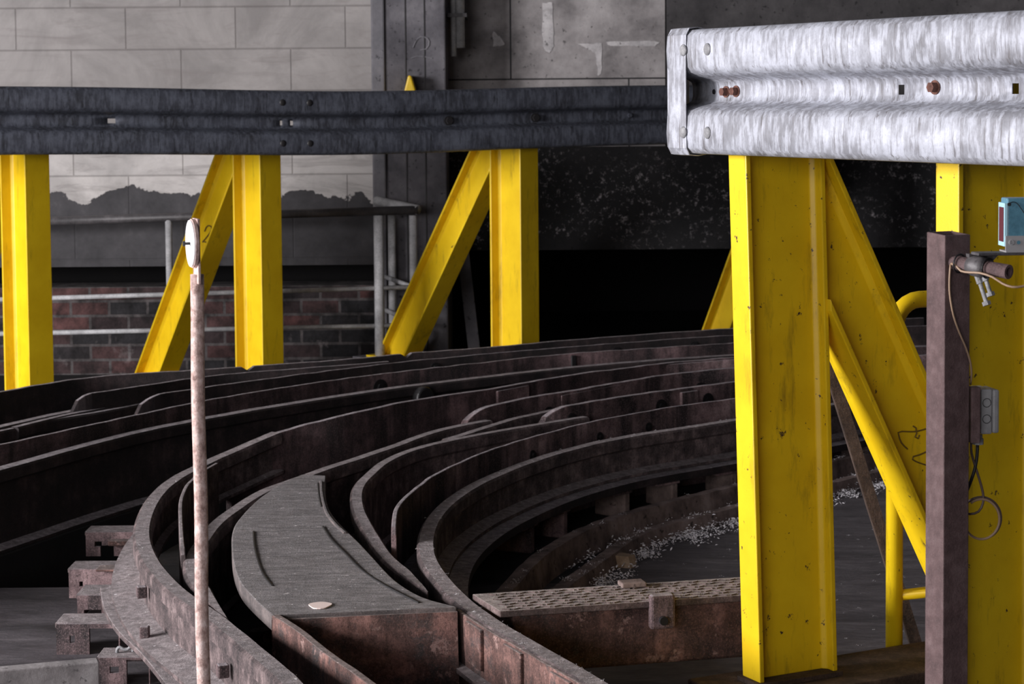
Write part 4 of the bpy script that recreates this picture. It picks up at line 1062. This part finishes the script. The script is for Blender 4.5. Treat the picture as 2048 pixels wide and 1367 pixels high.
# small yellow bracket on the column, just over the far guardrail
bm = bmesh.new(); Yb = 12.05; c = [at(x, y, Yb) for x, y in ((800, 215), (841, 215), (822, 150), (816, 150))]
prism(bm, [c[0], c[1], c[2], c[3]], V((0, .17, 0))); o = mesh_obj('yellow_bracket', bm, yellow_worn, bevel=.01); recenter(o); tag(o, 'small pointed yellow bracket on the column peeping over the dark guardrail', 'bracket')
# leaning plank
a_, b_ = at(916, 416, 12.62), at(952, 730, 12.4); b_ = a_ + (b_ - a_) * ((a_.z - ZF) / (a_.z - b_.z)); d = (b_ - a_).normalized(); u_ = V((1, 0, 0)); u_ = (u_ - d * u_.dot(d)).normalized()
bm = bmesh.new(); obox(bm, (a_ + b_) / 2, d, u_, d.cross(u_), (b_ - a_).length, .075, .03); o = mesh_obj('leaning_plank', bm, conc_light, bevel=.004); recenter(o); tag(o, 'grey plank leaning at the right of the column behind yellow brace', 'plank')

# handrail
Yh = 11.95
hr = thing('handrail', 'grey tube handrail with return at its right end before the brick wall', 'handrail', (at(500, 500, Yh).x, Yh, ZF))
def bar(name, p, q, r, mat): bm = bmesh.new(); cyl(bm, p, q, r, 12); mesh_obj(name, bm, mat, hr, smooth=True)
cor = at(836, 575, Yh)
tl_ = at(-60, 446, Yh); tr2 = at(836, 419, Yh); bar('top_rail', tl_, tr2, .026, dark_pipe)
bar('mid_rail', at(-60, 600, Yh), at(836, 573, Yh), .014, grey_pipe); bar('low_rail', at(-60, 668, Yh), at(836, 649, Yh), .014, grey_pipe)
for x, r in ((337, .021), (757, .030), (826, .024)):
    p = at(x, 430, Yh); bar('upright', V((p.x, Yh, ZF)), V((p.x, Yh, p.z - (.0 if x > 400 else .02))), r, grey_pipe)
Yr = 12.15; pr = at(783, 418, Yr); bar('upright', V((pr.x, Yr, ZF)), V((pr.x, Yr, pr.z)), .024, grey_pipe)
bar('return_rail', tr2, at(752, 401, Yr), .03, grey_pipe); bar('return_rail', at(834, 576, Yh), at(768, 552, Yr), .014, grey_pipe); bar('return_rail', at(834, 645, Yh), at(768, 618, Yr), .014, grey_pipe)

# ------------------------------------------------------------------ floors
YF = 6.95
def slab(name, pts, label, z0=-.3, mat=None):
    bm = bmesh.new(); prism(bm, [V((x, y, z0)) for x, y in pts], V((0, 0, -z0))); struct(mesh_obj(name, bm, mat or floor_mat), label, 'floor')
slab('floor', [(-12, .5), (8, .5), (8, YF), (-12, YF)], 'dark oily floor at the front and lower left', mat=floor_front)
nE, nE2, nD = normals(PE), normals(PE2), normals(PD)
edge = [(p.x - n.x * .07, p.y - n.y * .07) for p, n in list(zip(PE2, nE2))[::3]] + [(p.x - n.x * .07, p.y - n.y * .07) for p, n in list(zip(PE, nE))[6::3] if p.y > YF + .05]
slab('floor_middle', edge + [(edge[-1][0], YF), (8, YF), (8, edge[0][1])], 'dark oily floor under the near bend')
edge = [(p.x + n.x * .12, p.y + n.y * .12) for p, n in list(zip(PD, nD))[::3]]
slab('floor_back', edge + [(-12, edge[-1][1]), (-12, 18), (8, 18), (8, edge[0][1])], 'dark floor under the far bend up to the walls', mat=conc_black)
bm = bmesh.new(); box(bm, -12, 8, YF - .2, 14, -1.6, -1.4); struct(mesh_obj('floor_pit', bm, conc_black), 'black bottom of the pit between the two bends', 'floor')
Aout = [p - normals(PA)[i] * .06 for i, p in enumerate(PA)]
bm = bmesh.new()

bm = bmesh.new(); pin = [V((p.x, p.y, .0005)) + n * .052 for p, n in zip(PK2, NK2)]; pin = pin[::3] + [pin[-1]]
prism(bm, pin + [V((pin[-1].x, 3.2, .0005)), V((6.5, 3.2, .0005)), V((6.5, pin[0].y, .0005))], V((0, 0, .003))); struct(mesh_obj('floor_inner', bm, floor_pale), 'grey concrete floor inside the bend, right of the kerbs', 'floor')
bm = bmesh.new(); box(bm, -3.0, -2.75, 6.15, 7.15, 0, .55); struct(mesh_obj('shade_blocker', bm, conc_black), 'unseen parapet added to shade the floor left of the tracks', 'wall')  # unseen block added to cast shade over the lower left floor
bm = bmesh.new()
NA_ = normals(PA); poly = [V((p.x, p.y, 0)) for p in Aout[::4]] + [V((p.x, p.y, 0)) - NA_[k] * 1.4 for k, p in list(enumerate(PA))[::-4]]
prism(bm, poly, V((0, 0, ZF - .001))); struct(mesh_obj('floor_ledge', bm, conc_col), 'raised concrete ledge carrying the far yellow posts', 'floor')

# ------------------------------------------------------------------ light
w = bpy.data.worlds.new('world'); S.world = w; w.use_nodes = True
bg = w.node_tree.nodes['Background']; bg.inputs[0].default_value = (.60, .58, .66, 1); bg.inputs[1].default_value = .06
def area(name, loc, target, sx, sy, power, col=(1, 1, 1), spread=180):
    ld = bpy.data.lights.new(name, 'AREA'); ld.shape = 'RECTANGLE'; ld.size = sx; ld.size_y = sy; ld.energy = power; ld.color = col; ld.spread = math.radians(spread)
    o = bpy.data.objects.new(name, ld); COL.objects.link(o); o.location = loc
    o.rotation_euler = (V(target) - V(loc)).to_track_quat('-Z', 'Y').to_euler(); return o
area('daylight_left_opening', (-8.2, 3.3, 2.3), (0, 6.0, 1.2), 3.4, 2.4, 1500, (1.0, .97, .99))
area('fill_behind', (-4.2, -5.0, 2.6), (.3, 9, 1.0), 6.0, 2.6, 400, (1.0, .96, .98))  # added fill lamp behind the camera, no opening known there
S.view_settings.view_transform = 'Standard'; S.view_settings.look = 'None'; S.view_settings.gamma = 1; S.view_settings.exposure = 0
S.view_settings.use_curve_mapping = False
